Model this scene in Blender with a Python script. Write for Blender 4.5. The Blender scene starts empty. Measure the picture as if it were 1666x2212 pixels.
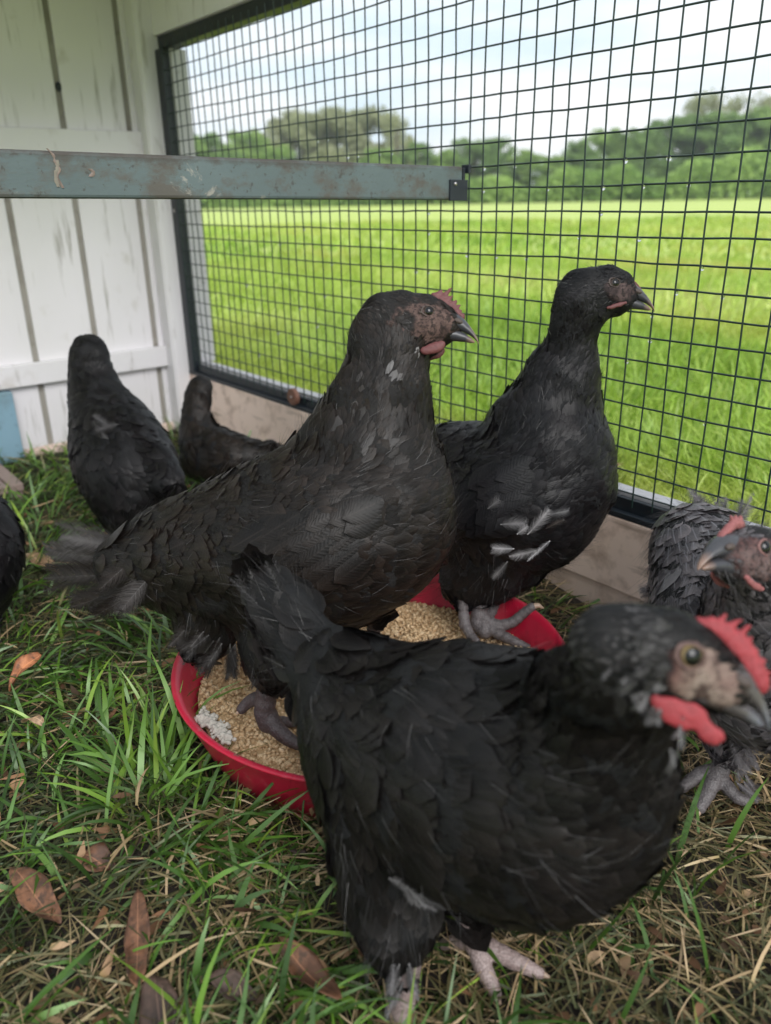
import bpy, bmesh, math, random
import numpy as np
from mathutils import Vector, Matrix, kdtree
rng = np.random.default_rng(7)
random.seed(7)
sc = bpy.context.scene
COL = sc.collection

# ------------------------------------------------------------------ camera
cam_d = bpy.data.cameras.new('camera'); cam = bpy.data.objects.new('camera', cam_d); COL.objects.link(cam)
CW = np.array([0.8986, -0.7509, 0.016])
CR = np.array([[0.6250701741366064, -0.27692993207062766, 0.7297924979936232],
               [0.7803852797927724, 0.2419697636214103, -0.5765842944218995],
               [-0.01691426874480334, 0.929924968056137, 0.36736012480462843]])
m = Matrix([list(CR[i]) + [CW[i]] for i in range(3)] + [[0, 0, 0, 1]])
cam.matrix_world = m
cam_d.sensor_fit = 'VERTICAL'; cam_d.sensor_height = 36; cam_d.sensor_width = 36
cam_d.lens = 2571.2 / 3320 * 36
cam_d.clip_start = 0.02; cam_d.clip_end = 2000
cam_d.dof.use_dof = True; cam_d.dof.focus_distance = 0.72; cam_d.dof.aperture_fstop = 5.5
cam_d.dof.aperture_blades = 0
sc.camera = cam
FD = 2571.2 / 1.5006      # focal length in the 1666-wide survey pixels
XC, YC, ZC = CR[:, 0], -CR[:, 1], -CR[:, 2]   # right, down, forward

def at(px, py, d):
    """world point seen at a survey pixel, d metres deep"""
    return CW + d * (ZC + XC * (px - 833) / FD + YC * (py - 1106) / FD)

# ------------------------------------------------------------------ light
SUN_EL, SUN_AZ = math.radians(38), math.radians(102)
w = bpy.data.worlds.new('World'); sc.world = w; w.use_nodes = True
nt = w.node_tree; nt.nodes.clear()
def N(nt, t, **k):
    n = nt.nodes.new(t)
    for a, b in k.items():
        if a == 'ins':
            for i, v in b.items():
                n.inputs[i].default_value = v
        else:
            setattr(n, a, b)
    return n
out = N(nt, 'ShaderNodeOutputWorld'); bg = N(nt, 'ShaderNodeBackground', ins={1: 1.0})
sky = N(nt, 'ShaderNodeTexSky', sky_type='NISHITA', sun_disc=False, sun_elevation=SUN_EL, sun_rotation=SUN_AZ)
sky.air_density = 1.0; sky.dust_density = 1.5
sk = N(nt, 'ShaderNodeMix', data_type='RGBA', blend_type='MULTIPLY', ins={0: 1.0, 7: (0.12, 0.12, 0.12, 1)})
tc = N(nt, 'ShaderNodeTexCoord'); mp = N(nt, 'ShaderNodeMapping', ins={1: (0.3, 0.2, 0.0), 3: (1.0, 1.0, 5.0)})
no = N(nt, 'ShaderNodeTexNoise', ins={'Scale': 1.3, 'Detail': 5.0, 'Roughness': 0.5})
cr = N(nt, 'ShaderNodeValToRGB'); cr.color_ramp.elements[0].position = 0.26; cr.color_ramp.elements[1].position = 0.46
cr.color_ramp.elements[0].color = (0.30, 0.30, 0.30, 1); cr.color_ramp.elements[1].color = (1, 1, 1, 1)
n2a = N(nt, 'ShaderNodeTexNoise', ins={'Scale': 2.2, 'Detail': 5.0}); n2 = N(nt, 'ShaderNodeValToRGB'); n2.color_ramp.elements[0].position = .40; n2.color_ramp.elements[1].position = .58; nt.links.new(n2a.outputs[0], n2.inputs[0])
cc = N(nt, 'ShaderNodeMix', data_type='RGBA', ins={6: (0.62, 0.74, 0.83, 1), 7: (0.86, 0.875, 0.885, 1)})
mx = N(nt, 'ShaderNodeMix', data_type='RGBA')
L = nt.links.new
L(sky.outputs[0], sk.inputs[6]); L(tc.outputs['Generated'], mp.inputs[0]); L(mp.outputs[0], no.inputs[0]); L(mp.outputs[0], n2a.inputs[0])
L(no.outputs[0], cr.inputs[0]); L(cr.outputs[0], mx.inputs[0]); L(sk.outputs[2], mx.inputs[6])
L(n2.outputs[0], cc.inputs[0]); L(cc.outputs[2], mx.inputs[7]); L(mx.outputs[2], bg.inputs[0]); L(bg.outputs[0], out.inputs[0])
sd = bpy.data.lights.new('sun', 'SUN'); sun = bpy.data.objects.new('sun', sd); COL.objects.link(sun)
sd.energy = 2.4; sd.angle = math.radians(40); sd.color = (1, 0.975, 0.95)
sdir = Vector((math.sin(SUN_AZ) * math.cos(SUN_EL), math.cos(SUN_AZ) * math.cos(SUN_EL), math.sin(SUN_EL)))
sun.rotation_euler = sdir.to_track_quat('Z', 'Y').to_euler()
sc.view_settings.view_transform = 'Standard'; sc.view_settings.look = 'None'
sc.view_settings.exposure = 0.45; sc.view_settings.gamma = 1.0

# ------------------------------------------------------------------ material helpers
def mat(name):
    m = bpy.data.materials.new(name); m.use_nodes = True
    nt = m.node_tree; b = nt.nodes['Principled BSDF']
    return m, nt, b
def ramp(nt, stops, src, interp='LINEAR'):
    r = N(nt, 'ShaderNodeValToRGB'); r.color_ramp.interpolation = interp
    while len(r.color_ramp.elements) < len(stops): r.color_ramp.elements.new(0.5)
    for e, (p, c) in zip(r.color_ramp.elements, stops):
        e.position = p; e.color = tuple(c) + (1,) if len(c) == 3 else c
    nt.links.new(src, r.inputs[0]); return r.outputs[0]
def noise(nt, scale, detail=4, rough=.5, coord='Object', stretch=None, dist=0):
    t = N(nt, 'ShaderNodeTexCoord'); v = t.outputs[coord]
    if stretch:
        p = N(nt, 'ShaderNodeMapping', ins={3: stretch}); nt.links.new(v, p.inputs[0]); v = p.outputs[0]
    n = N(nt, 'ShaderNodeTexNoise', ins={'Scale': scale, 'Detail': detail, 'Roughness': rough, 'Distortion': dist})
    nt.links.new(v, n.inputs[0]); return n.outputs[0]
def mixc(nt, f, a, b, bt='MIX'):
    n = N(nt, 'ShaderNodeMix', data_type='RGBA', blend_type=bt)
    for s, i in ((f, 0), (a, 6), (b, 7)):
        if isinstance(s, (int, float)): n.inputs[i].default_value = s
        elif isinstance(s, tuple): n.inputs[i].default_value = s + (1,) if len(s) == 3 else s
        else: nt.links.new(s, n.inputs[i])
    return n.outputs[2]
def mth(nt, op, a, b=0.0, clamp=False):
    n = N(nt, 'ShaderNodeMath', operation=op, use_clamp=clamp)
    for s, i in ((a, 0), (b, 1)):
        if isinstance(s, (int, float)): n.inputs[i].default_value = s
        else: nt.links.new(s, n.inputs[i])
    return n.outputs[0]
def bump(nt, b, h, strength=.3, dist=.002):
    n = N(nt, 'ShaderNodeBump', ins={'Strength': strength, 'Distance': dist})
    nt.links.new(h, n.inputs['Height']); nt.links.new(n.outputs[0], b.inputs['Normal'])
def attr(nt, name):
    return N(nt, 'ShaderNodeAttribute', attribute_name=name)

def painted_wood(name, base, dirt, amount=.55, rough=.6, grain=(1, 1, 1), sc_=9, green=0.0):
    m, nt, b = mat(name)
    n1 = noise(nt, sc_, 7, .62); n3 = noise(nt, 60, 4, .6, stretch=grain); n4 = noise(nt, 2.5, 3)
    c = mixc(nt, ramp(nt, [(amount, (0, 0, 0)), (min(1, amount + .22), (1, 1, 1))], n1), base, dirt)
    c = mixc(nt, ramp(nt, [(.60, (0, 0, 0)), (.75, (.8, .8, .8))], n3), c, tuple(x * .55 for x in dirt))
    c = mixc(nt, ramp(nt, [(.4, (0, 0, 0)), (.7, (.5, .5, .5))], n4), c, tuple(x * y for x, y in zip(base, (.82, .84, .78))))
    nt.links.new(c, b.inputs['Base Color']); b.inputs['Roughness'].default_value = rough
    bump(nt, b, n3, .25, .002)
    return m

M_white = painted_wood('white_paint', (.705, .685, .71), (.42, .37, .32), .58, grain=(1, 1, .15))
M_wall = painted_wood('wall_paint', (.725, .70, .73), (.42, .39, .33), .60, grain=(1, 1, .1), sc_=14)
M_groove = painted_wood('groove_paint', (.30, .28, .25), (.16, .14, .12), .5)
M_kick = painted_wood('kickboard_paint', (.84, .66, .58), (.36, .24, .19), .49, grain=(.15, 1, 1), sc_=22)
M_sill = painted_wood('sill_paint', (.46, .45, .48), (.30, .28, .27), .6)
M_blue = painted_wood('blue_paint', (.20, .33, .42), (.12, .16, .17), .55)
M_block = painted_wood('weathered_board', (.23, .17, .15), (.10, .08, .07), .5, grain=(.2, 1, 1), sc_=12)

def m_bar():
    m, nt, b = mat('roost_paint')
    n1 = noise(nt, 26, 8, .68, stretch=(1, .6, 1)); n2 = noise(nt, 7, 5, .6); n3 = noise(nt, 120, 4, .7); n4 = noise(nt, 15, 9, .75, dist=1.2)
    c = mixc(nt, n2, (.064, .086, .088), (.125, .163, .172))
    c = mixc(nt, ramp(nt, [(.47, (0, 0, 0)), (.60, (.85, .85, .85))], n1), c, (.085, .072, .060))
    c = mixc(nt, ramp(nt, [(.60, (0, 0, 0)), (.66, (.7, .7, .7))], n3), c, (.05, .045, .04))
    c = mixc(nt, ramp(nt, [(.62, (0, 0, 0)), (.67, (.6, .6, .6))], n4), c, (.36, .33, .29))
    tc = N(nt, 'ShaderNodeTexCoord'); s = N(nt, 'ShaderNodeSeparateXYZ'); nt.links.new(tc.outputs['Object'], s.inputs[0])
    z = mth(nt, 'ADD', s.outputs[2], mth(nt, 'MULTIPLY', mth(nt, 'SUBTRACT', n1, .5), .03))
    edge = ramp(nt, [(.0430, (0, 0, 0)), (.0500, (1, 1, 1))], z)
    c = mixc(nt, edge, c, (.055, .048, .042))
    nt.links.new(c, b.inputs['Base Color']); b.inputs['Roughness'].default_value = .75
    bump(nt, b, n1, .6, .002); return m
M_bar = m_bar()

def simple(name, col, rough=.5, n_amt=.25, scale=30, bump_s=.1, metal=0, spec=.5):
    m, nt, b = mat(name)
    n1 = noise(nt, scale, 5, .6)
    c = mixc(nt, n1, tuple(x * (1 - n_amt) for x in col), tuple(min(1, x * (1 + n_amt)) for x in col))
    nt.links.new(c, b.inputs['Base Color']); b.inputs['Roughness'].default_value = rough
    b.inputs['Metallic'].default_value = metal; b.inputs['Specular IOR Level'].default_value = spec
    if bump_s: bump(nt, b, n1, bump_s, .001)
    return m
M_frame = simple('frame_coating', (.010, .015, .021), .45, .35, 12, .05)
M_wire = simple('wire_coating', (.009, .024, .021), .38, .3, 40, .05)
M_brk = simple('black_plastic', (.012, .016, .026), .45)
M_screw = simple('screw_metal', (.45, .42, .42), .35, .3, 200, .2, 1.0)
M_red = None
def m_red():
    m, nt, b = mat('red_rubber')
    n1 = noise(nt, 14, 6, .6); n2 = noise(nt, 90, 4, .6)
    c = mixc(nt, n1, (.40, .006, .030), (.52, .012, .045))
    c = mixc(nt, ramp(nt, [(.6, (0, 0, 0)), (.78, (.45, .45, .45))], n2), c, (.62, .17, .20))
    nt.links.new(c, b.inputs['Base Color']); b.inputs['Roughness'].default_value = .42
    c = mixc(nt, ramp(nt, [(.54, (0, 0, 0)), (.72, (.65, .65, .65))], noise(nt, 22, 7, .7)), c, (.13, .045, .04))
    c = mixc(nt, ramp(nt, [(.60, (0, 0, 0)), (.66, (.8, .8, .8))], noise(nt, 60, 8, .75)), c, (.16, .10, .07))
    nt.links.new(c, b.inputs['Base Color'])
    bump(nt, b, n2, .2, .0008); return m
M_red = m_red()

def m_feather(name, dark, brown, edge=1.9, sheen=.0):
    m, nt, b = mat(name)
    a = attr(nt, 'fa'); s = N(nt, 'ShaderNodeSeparateColor'); nt.links.new(a.outputs['Color'], s.inputs[0])
    rnd, pale, v = s.outputs[0], s.outputs[1], s.outputs[2]; u = a.outputs['Alpha']
    c = mixc(nt, rnd, dark, brown)
    n1 = noise(nt, 28, 4, .6)
    c = mixc(nt, ramp(nt, [(.35, (0, 0, 0)), (.68, (1, 1, 1))], n1), c, mixc(nt, 1.0, c, (1.5, 1.4, 1.35), 'MULTIPLY'))
    e = mth(nt, 'MAXIMUM', ramp(nt, [(.42, (0, 0, 0)), (1., (1, 1, 1))], v), ramp(nt, [(.70, (0, 0, 0)), (1., (1, 1, 1))], u))
    c = mixc(nt, mth(nt, 'MULTIPLY', e, .75), c, mixc(nt, 1.0, c, (edge, edge * .95, edge * .9), 'MULTIPLY'))
    c = mixc(nt, ramp(nt, [(.03, (.5, .5, .5)), (.07, (0, 0, 0))], u), c, tuple(x * 2.6 for x in brown))
    n2 = noise(nt, 150, 3, .6)
    pc = mixc(nt, n2, (.22, .21, .22), (.52, .50, .50))
    c = mixc(nt, pale, c, pc)
    nt.links.new(c, b.inputs['Base Color']); b.inputs['Roughness'].default_value = .42
    b.inputs['Specular IOR Level'].default_value = .22
    b.inputs['Sheen Weight'].default_value = sheen; b.inputs['Sheen Roughness'].default_value = .5
    barb = mth(nt, 'SINE', mth(nt, 'ADD', mth(nt, 'MULTIPLY', v, 70.0), mth(nt, 'MULTIPLY', u, 16.0)))
    bump(nt, b, mth(nt, 'ADD', mth(nt, 'MULTIPLY', barb, .35), mth(nt, 'MULTIPLY', n2, 2.0)), .2, .0005)
    return m
M_fe_mid = m_feather('brown_black_feathers', (.0026, .0021, .0019), (.0085, .0066, .0057), 2.9, .0)
M_fe_blk = m_feather('blue_black_feathers', (.0016, .0016, .0022), (.0048, .0044, .0050), 2.9, .0)
M_fe_near = m_feather('soft_black_feathers', (.0018, .0017, .0018), (.0058, .0051, .0050), 2.8, .0)
M_fe_grey = m_feather('grey_black_feathers', (.018, .017, .020), (.080, .077, .085), 2.4, .0)

def m_body(name, dark, skin1, skin2, big=1.0):
    m, nt, b = mat(name)
    a = attr(nt, 'fm'); n1 = noise(nt, 260 * big, 4, .65); n2 = noise(nt, 90 * big, 3)
    sk_ = mixc(nt, ramp(nt, [(.35, (0, 0, 0)), (.62, (1, 1, 1))], n2), skin1, skin2)
    sk_ = mixc(nt, ramp(nt, [(.48, (0, 0, 0)), (.60, (.85, .85, .85))], n1), sk_, tuple(x * .22 for x in skin1))
    c = mixc(nt, a.outputs['Fac'], dark, sk_)
    nt.links.new(c, b.inputs['Base Color']); b.inputs['Roughness'].default_value = .7
    b.inputs['Specular IOR Level'].default_value = .3
    bump(nt, b, n1, .7, .0012); return m
M_bo_mid = m_body('body_skin', (.006, .005, .0048), (.058, .034, .030), (.115, .070, .060))
M_bo_far = m_body('body_skin_dark', (.004, .004, .005), (.036, .022, .022), (.095, .062, .06))
M_bo_near = m_body('body_skin_pale', (.005, .005, .0055), (.13, .052, .045), (.24, .185, .155), .36)
M_bo_right = m_body('body_skin_dusky', (.006, .006, .007), (.075, .034, .032), (.15, .10, .095), .8)
M_comb_dk = simple('dusky_comb', (.12, .036, .036), .6, .45, 300, .5)
M_comb_rd = simple('red_comb', (.27, .026, .034), .6, .55, 320, .9)
M_comb_pk = simple('pink_comb', (.26, .085, .085), .65, .5, 500, .9)
M_ring = simple('eyelid_skin', (.065, .046, .040), .6, .5, 400, .6)
M_ring_near = simple('dusky_pink_eyelid_skin', (.11, .062, .055), .6, .6, 300, .8)
M_ring_pk = simple('pink_eyelid_skin', (.20, .095, .088), .6, .5, 400, .6)

def m_leg(name, a_, b_):
    m, nt, b = mat(name)
    t = N(nt, 'ShaderNodeTexCoord'); v = N(nt, 'ShaderNodeTexVoronoi', ins={'Scale': 640.0}); nt.links.new(t.outputs['Object'], v.inputs[0])
    n1 = noise(nt, 60, 4)
    c = mixc(nt, n1, a_, b_)
    c = mixc(nt, ramp(nt, [(.25, (1, 1, 1)), (.7, (.6, .6, .6))], v.outputs['Distance']), tuple(x * .4 for x in a_), c)
    nt.links.new(c, b.inputs['Base Color']); b.inputs['Roughness'].default_value = .5
    h = ramp(nt, [(0., (1, 1, 1)), (.8, (0, 0, 0))], v.outputs['Distance'])
    bump(nt, b, h, .5, .0008); return m
M_leg_dk = m_leg('dark_leg_scales', (.042, .028, .028), (.11, .085, .088))
M_leg_gr = m_leg('grey_leg_scales', (.075, .062, .062), (.20, .18, .185))
M_leg_pk = m_leg('pinkish_leg_scales', (.20, .135, .125), (.46, .37, .35))
M_claw = simple('claw_horn', (.42, .30, .22), .35, .3, 200, .1)

def m_beak(name, dark, tip):
    m, nt, b = mat(name)
    a = attr(nt, 'bt'); n1 = noise(nt, 120, 4)
    f = mth(nt, 'ADD', a.outputs['Fac'], mth(nt, 'MULTIPLY', mth(nt, 'SUBTRACT', n1, .5), .35))
    c = mixc(nt, ramp(nt, [(.60, (0, 0, 0)), (.92, (1, 1, 1))], f), dark, tip)
    nt.links.new(c, b.inputs['Base Color']); b.inputs['Roughness'].default_value = .33
    bump(nt, b, n1, .15, .0006); return m
M_beak = m_beak('slate_beak', (.045, .045, .052), (.27, .17, .13))
M_beak2 = m_beak('horn_beak', (.07, .06, .06), (.16, .17, .20))

def m_eye(name, iris):
    m, nt, b = mat(name)
    t = N(nt, 'ShaderNodeTexCoord'); s = N(nt, 'ShaderNodeSeparateXYZ'); nt.links.new(t.outputs['Object'], s.inputs[0])
    # local +Z is the gaze; unit sphere
    c = ramp(nt, [(0., (.02, .015, .012)), (.60, iris), (.70, tuple(x * .7 for x in iris)), (.74, (.003, .003, .004))], s.outputs[2])
    nt.links.new(c, b.inputs['Base Color']); b.inputs['Roughness'].default_value = .12; b.inputs['Specular IOR Level'].default_value = .45
    return m
M_eye = m_eye('brown_iris', (.055, .040, .032)); M_eye_am = m_eye('amber_iris', (.24, .17, .075))

def m_grass(name, pal, transl=.35, patch=None, gl=.14):
    m, nt, b = mat(name)
    nt.nodes.remove(b); o = nt.nodes['Material Output']
    a = attr(nt, 'ga'); s = N(nt, 'ShaderNodeSeparateColor'); nt.links.new(a.outputs['Color'], s.inputs[0])
    c = ramp(nt, pal, s.outputs[0])
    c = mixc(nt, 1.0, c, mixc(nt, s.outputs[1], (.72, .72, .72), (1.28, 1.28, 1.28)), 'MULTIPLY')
    if patch:
        c = mixc(nt, ramp(nt, [(.50, (0, 0, 0)), (.66, (.85, .85, .85))], noise(nt, 1.1, 3, stretch=(.3, .8, 1))), c, patch)
        c = mixc(nt, ramp(nt, [(.50, (0, 0, 0)), (.66, (.5, .5, .5))], noise(nt, .33, 4)), c, (.50, .56, .13))
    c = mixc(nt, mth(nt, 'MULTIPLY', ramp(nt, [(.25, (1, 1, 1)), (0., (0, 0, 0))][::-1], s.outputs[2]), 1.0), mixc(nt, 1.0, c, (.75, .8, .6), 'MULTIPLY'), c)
    d = N(nt, 'ShaderNodeBsdfDiffuse'); tr = N(nt, 'ShaderNodeBsdfTranslucent'); g = N(nt, 'ShaderNodeBsdfGlossy', ins={'Roughness': .45, 'Color': (.45, .55, .40, 1)})
    nt.links.new(c, d.inputs[0]); nt.links.new(c, tr.inputs[0])
    m1 = N(nt, 'ShaderNodeMixShader', ins={0: transl}); m2 = N(nt, 'ShaderNodeMixShader', ins={0: gl})
    nt.links.new(d.outputs[0], m1.inputs[1]); nt.links.new(tr.outputs[0], m1.inputs[2])
    nt.links.new(m1.outputs[0], m2.inputs[1]); nt.links.new(g.outputs[0], m2.inputs[2]); nt.links.new(m2.outputs[0], o.inputs[0])
    return m
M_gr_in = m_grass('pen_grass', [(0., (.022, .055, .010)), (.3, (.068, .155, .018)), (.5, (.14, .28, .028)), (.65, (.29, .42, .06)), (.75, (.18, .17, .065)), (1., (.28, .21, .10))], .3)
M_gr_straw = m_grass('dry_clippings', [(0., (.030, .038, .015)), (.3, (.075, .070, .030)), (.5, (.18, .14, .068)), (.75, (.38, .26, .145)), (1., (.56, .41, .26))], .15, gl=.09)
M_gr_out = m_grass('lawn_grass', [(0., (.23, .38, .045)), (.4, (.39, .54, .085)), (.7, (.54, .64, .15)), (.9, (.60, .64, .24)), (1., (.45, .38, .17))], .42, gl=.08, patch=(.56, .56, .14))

# ------------------------------------------------------------------ mesh helpers
def np_mesh(name, V, F, mt, parent=None, smooth=True, uvattr=None, cols=None, fl=None):
    V = np.asarray(V, dtype=np.float32)
    me = bpy.data.meshes.new(name)
    if isinstance(F, np.ndarray):
        k = F.shape[1]
        me.vertices.add(len(V)); me.vertices.foreach_set('co', V.ravel())
        me.loops.add(F.size); me.loops.foreach_set('vertex_index', F.ravel().astype(np.int32))
        me.polygons.add(len(F)); me.polygons.foreach_set('loop_start', np.arange(0, F.size, k, dtype=np.int32))
        me.update(calc_edges=True)
    else:
        me.from_pydata(V.tolist(), [], F)
    me.materials.append(mt)
    if smooth: me.polygons.foreach_set('use_smooth', np.ones(len(me.polygons), dtype=bool))
    if cols is not None:
        a = me.color_attributes.new(cols[0], 'FLOAT_COLOR', 'POINT'); a.data.foreach_set('color', np.asarray(cols[1], np.float32).ravel())
    if fl is not None:
        a = me.attributes.new(fl[0], 'FLOAT', 'POINT'); a.data.foreach_set('value', np.asarray(fl[1], np.float32).ravel())
    me.update()
    o = bpy.data.objects.new(name, me); COL.objects.link(o)
    if parent:
        o.parent = parent; o.matrix_parent_inverse = parent.matrix_world.inverted() if False else Matrix.Identity(4)
        o.location = [-c for c in parent.location]
    return o
def thing(name, label, cat, loc=(0, 0, 0), group=None):
    o = bpy.data.objects.new(name, None); COL.objects.link(o); o.location = loc
    o.empty_display_size = .02
    o['label'] = label; o['category'] = cat
    if group: o['group'] = group
    return o
def tag(o, label=None, cat=None, group=None, kind=None):
    for k, v in (('label', label), ('category', cat), ('group', group), ('kind', kind)):
        if v: o[k] = v
    return o
class MB:
    def __init__(s): s.bm = bmesh.new()
    def box(s, x0, x1, y0, y1, z0, z1, bev=.0015):
        r = bmesh.ops.create_cube(s.bm, size=1); vs = r['verts']
        for v in vs:
            v.co = Vector(((x0 + x1) / 2 + v.co.x * (x1 - x0), (y0 + y1) / 2 + v.co.y * (y1 - y0), (z0 + z1) / 2 + v.co.z * (z1 - z0)))
        if bev:
            es = list({e for v in vs for e in v.link_edges})
            bmesh.ops.bevel(s.bm, geom=es, offset=bev, segments=2, affect='EDGES', profile=.5)
        return s
    def build(s, name, mt, parent=None):
        me = bpy.data.meshes.new(name); s.bm.to_mesh(me); s.bm.free(); me.materials.append(mt)
        o = bpy.data.objects.new(name, me); COL.objects.link(o)
        if parent: o.parent = parent; o.location = [-c for c in parent.location]
        return o
def unit(v): v = np.asarray(v, float); return v / (np.linalg.norm(v, axis=-1, keepdims=True) + 1e-12)
def catmull(Pts, n):
    P = np.asarray(Pts, float); P = np.vstack([2 * P[0] - P[1], P, 2 * P[-1] - P[-2]])
    o = []
    for i in range(1, len(P) - 2):
        for t in np.linspace(0, 1, n, endpoint=False):
            a, b, c, d = P[i - 1], P[i], P[i + 1], P[i + 2]
            o.append(.5 * ((2 * b) + (-a + c) * t + (2 * a - 5 * b + 4 * c - d) * t * t + (-a + 3 * b - 3 * c + d) * t ** 3))
    o.append(P[-2]); return np.array(o)
def ico(sub):
    bm = bmesh.new(); bmesh.ops.create_icosphere(bm, subdivisions=sub, radius=1)
    V = np.array([v.co[:] for v in bm.verts]); F = np.array([[v.index for v in f.verts] for f in bm.faces]); bm.free(); return V, F
ICO3 = ico(3); ICO2 = ico(2); ICO1 = ico(1)
def union(ells, voxel, smooth=6, ic=ICO3):
    """ells: (centre, axes 3x3 rows scaled). One continuous surface round them all."""
    V0, F0 = ic; V = []; F = []; k = 0
    for c, A in ells:
        V.append(V0 @ A + c); F.append(F0 + k); k += len(V0)
    V = np.vstack(V); F = np.vstack(F)
    me = bpy.data.meshes.new('tmp'); me.from_pydata(V.tolist(), [], F.tolist())
    o = bpy.data.objects.new('tmp', me); COL.objects.link(o)
    md = o.modifiers.new('r', 'REMESH'); md.mode = 'VOXEL'; md.voxel_size = voxel
    dg = bpy.context.evaluated_depsgraph_get(); dg.update()
    ev = o.evaluated_get(dg); m2 = ev.to_mesh()
    V = np.empty(len(m2.vertices) * 3, np.float32); m2.vertices.foreach_get('co', V); V = V.reshape(-1, 3).astype(float)
    Fl = [list(p.vertices) for p in m2.polygons]
    E = np.empty(len(m2.edges) * 2, np.int32); m2.edges.foreach_get('vertices', E); E = E.reshape(-1, 2)
    ev.to_mesh_clear(); bpy.data.objects.remove(o); bpy.data.meshes.remove(me)
    # drop enclosed shells: keep the largest connected piece
    par = np.arange(len(V))
    lab = par.copy()
    while True:
        nl = lab.copy(); np.minimum.at(nl, E[:, 0], lab[E[:, 1]]); np.minimum.at(nl, E[:, 1], lab[E[:, 0]]); nl = nl[nl]
        if (nl == lab).all(): break
        lab = nl
    big = np.bincount(lab).argmax(); keep = lab == big
    idx = np.cumsum(keep) - 1; V = V[keep]; E = idx[E[keep[E[:, 0]]]]; Fl = [[int(idx[i]) for i in f] for f in Fl if keep[f[0]]]
    deg = np.bincount(E.ravel(), minlength=len(V))[:, None]
    for _ in range(smooth):
        S = np.zeros_like(V); np.add.at(S, E[:, 0], V[E[:, 1]]); np.add.at(S, E[:, 1], V[E[:, 0]])
        V = V * .4 + .6 * S / np.maximum(deg, 1)
    F4 = np.array([f if len(f) == 4 else f + [f[-1]] for f in Fl])
    nrm = np.zeros_like(V)
    fn = np.cross(V[F4[:, 2]] - V[F4[:, 0]], V[F4[:, 3]] - V[F4[:, 1]])
    for j in range(4): np.add.at(nrm, F4[:, j], fn)
    return V, Fl, unit(nrm)

def chain_ells(rows, n=6, view=None, along=.95):
    """rows: world x,y,z, r, side ratio, feather length, [extra]; ellipsoids down the chain"""
    R = catmull(rows, n); P = R[:, :3]; T = np.gradient(P, axis=0); T = unit(T)
    ells = []; info = []
    for p, t, r in zip(P, T, R[:, 3:]):
        S = view - t * (view @ t); S = unit(S); U = np.cross(S, t)
        ells.append((p, np.array([t * r[0] * along, U * r[0], S * r[0] * r[1]])))
        info.append(np.r_[p, t, r[0], r[2]])
    return ells, np.array(info)

# feathers ------------------------------------------------------------------
TT = np.array([0, .22, .46, .68, .86, .97]); WW = np.array([.35, .82, 1, .94, .66, .22])
def feathers(P, D, Nn, Ln, Wd, lift, curl, rnd, pale):
    k = len(P); S = unit(np.cross(D, Nn)); Nn = unit(np.cross(S, D))
    V = np.zeros((k, 6, 3, 3)); C = np.zeros((k, 6, 3, 4))
    for i, (t, w_) in enumerate(zip(TT, WW)):
        c = P + D * (Ln * t)[:, None] + Nn * ((lift * t - curl * t * t) * Ln)[:, None]
        for j, u in enumerate((-1, 0, 1)):
            V[:, i, j] = c + S * (Wd * .5 * w_ * u)[:, None] - Nn * (abs(u) * Wd * w_ * .13)[:, None] - D * (abs(u) * .06 * Ln * (t > .5))[:, None]
            C[:, i, j] = np.stack([rnd, pale, np.full(k, t), np.full(k, abs(u))], 1)
    base = (np.arange(k) * 18)[:, None, None]
    q = np.array([[i * 3 + j, i * 3 + j + 1, (i + 1) * 3 + j + 1, (i + 1) * 3 + j] for i in range(5) for j in range(2)])[None]
    return V.reshape(-1, 3), (q + base).reshape(-1, 4), C.reshape(-1, 4)
def hairs(P, D, Nn, Ln, wd, lift, rnd, pale, curl=.0):
    """thin tapered wisps, 3 segments"""
    k = len(P); S = unit(np.cross(D, Nn) + rng.normal(0, .3, (k, 3))); V = np.zeros((k, 4, 2, 3)); C = np.zeros((k, 4, 2, 4))
    for i, t in enumerate((0, .35, .7, 1.)):
        c = P + D * (Ln * t)[:, None] + Nn * ((lift * t - curl * t * t) * Ln)[:, None]
        ww = wd * (1 - .85 * t) * .5
        V[:, i, 0] = c - S * ww[:, None]; V[:, i, 1] = c + S * ww[:, None]
        C[:, i] = np.stack([rnd, pale, np.full(k, .5), np.full(k, .4)], 1)[:, None]
    q = np.array([[i * 2, i * 2 + 1, i * 2 + 3, i * 2 + 2] for i in range(3)])[None]
    return V.reshape(-1, 3), (q + (np.arange(k) * 8)[:, None, None]).reshape(-1, 4), C.reshape(-1, 4)
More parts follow.
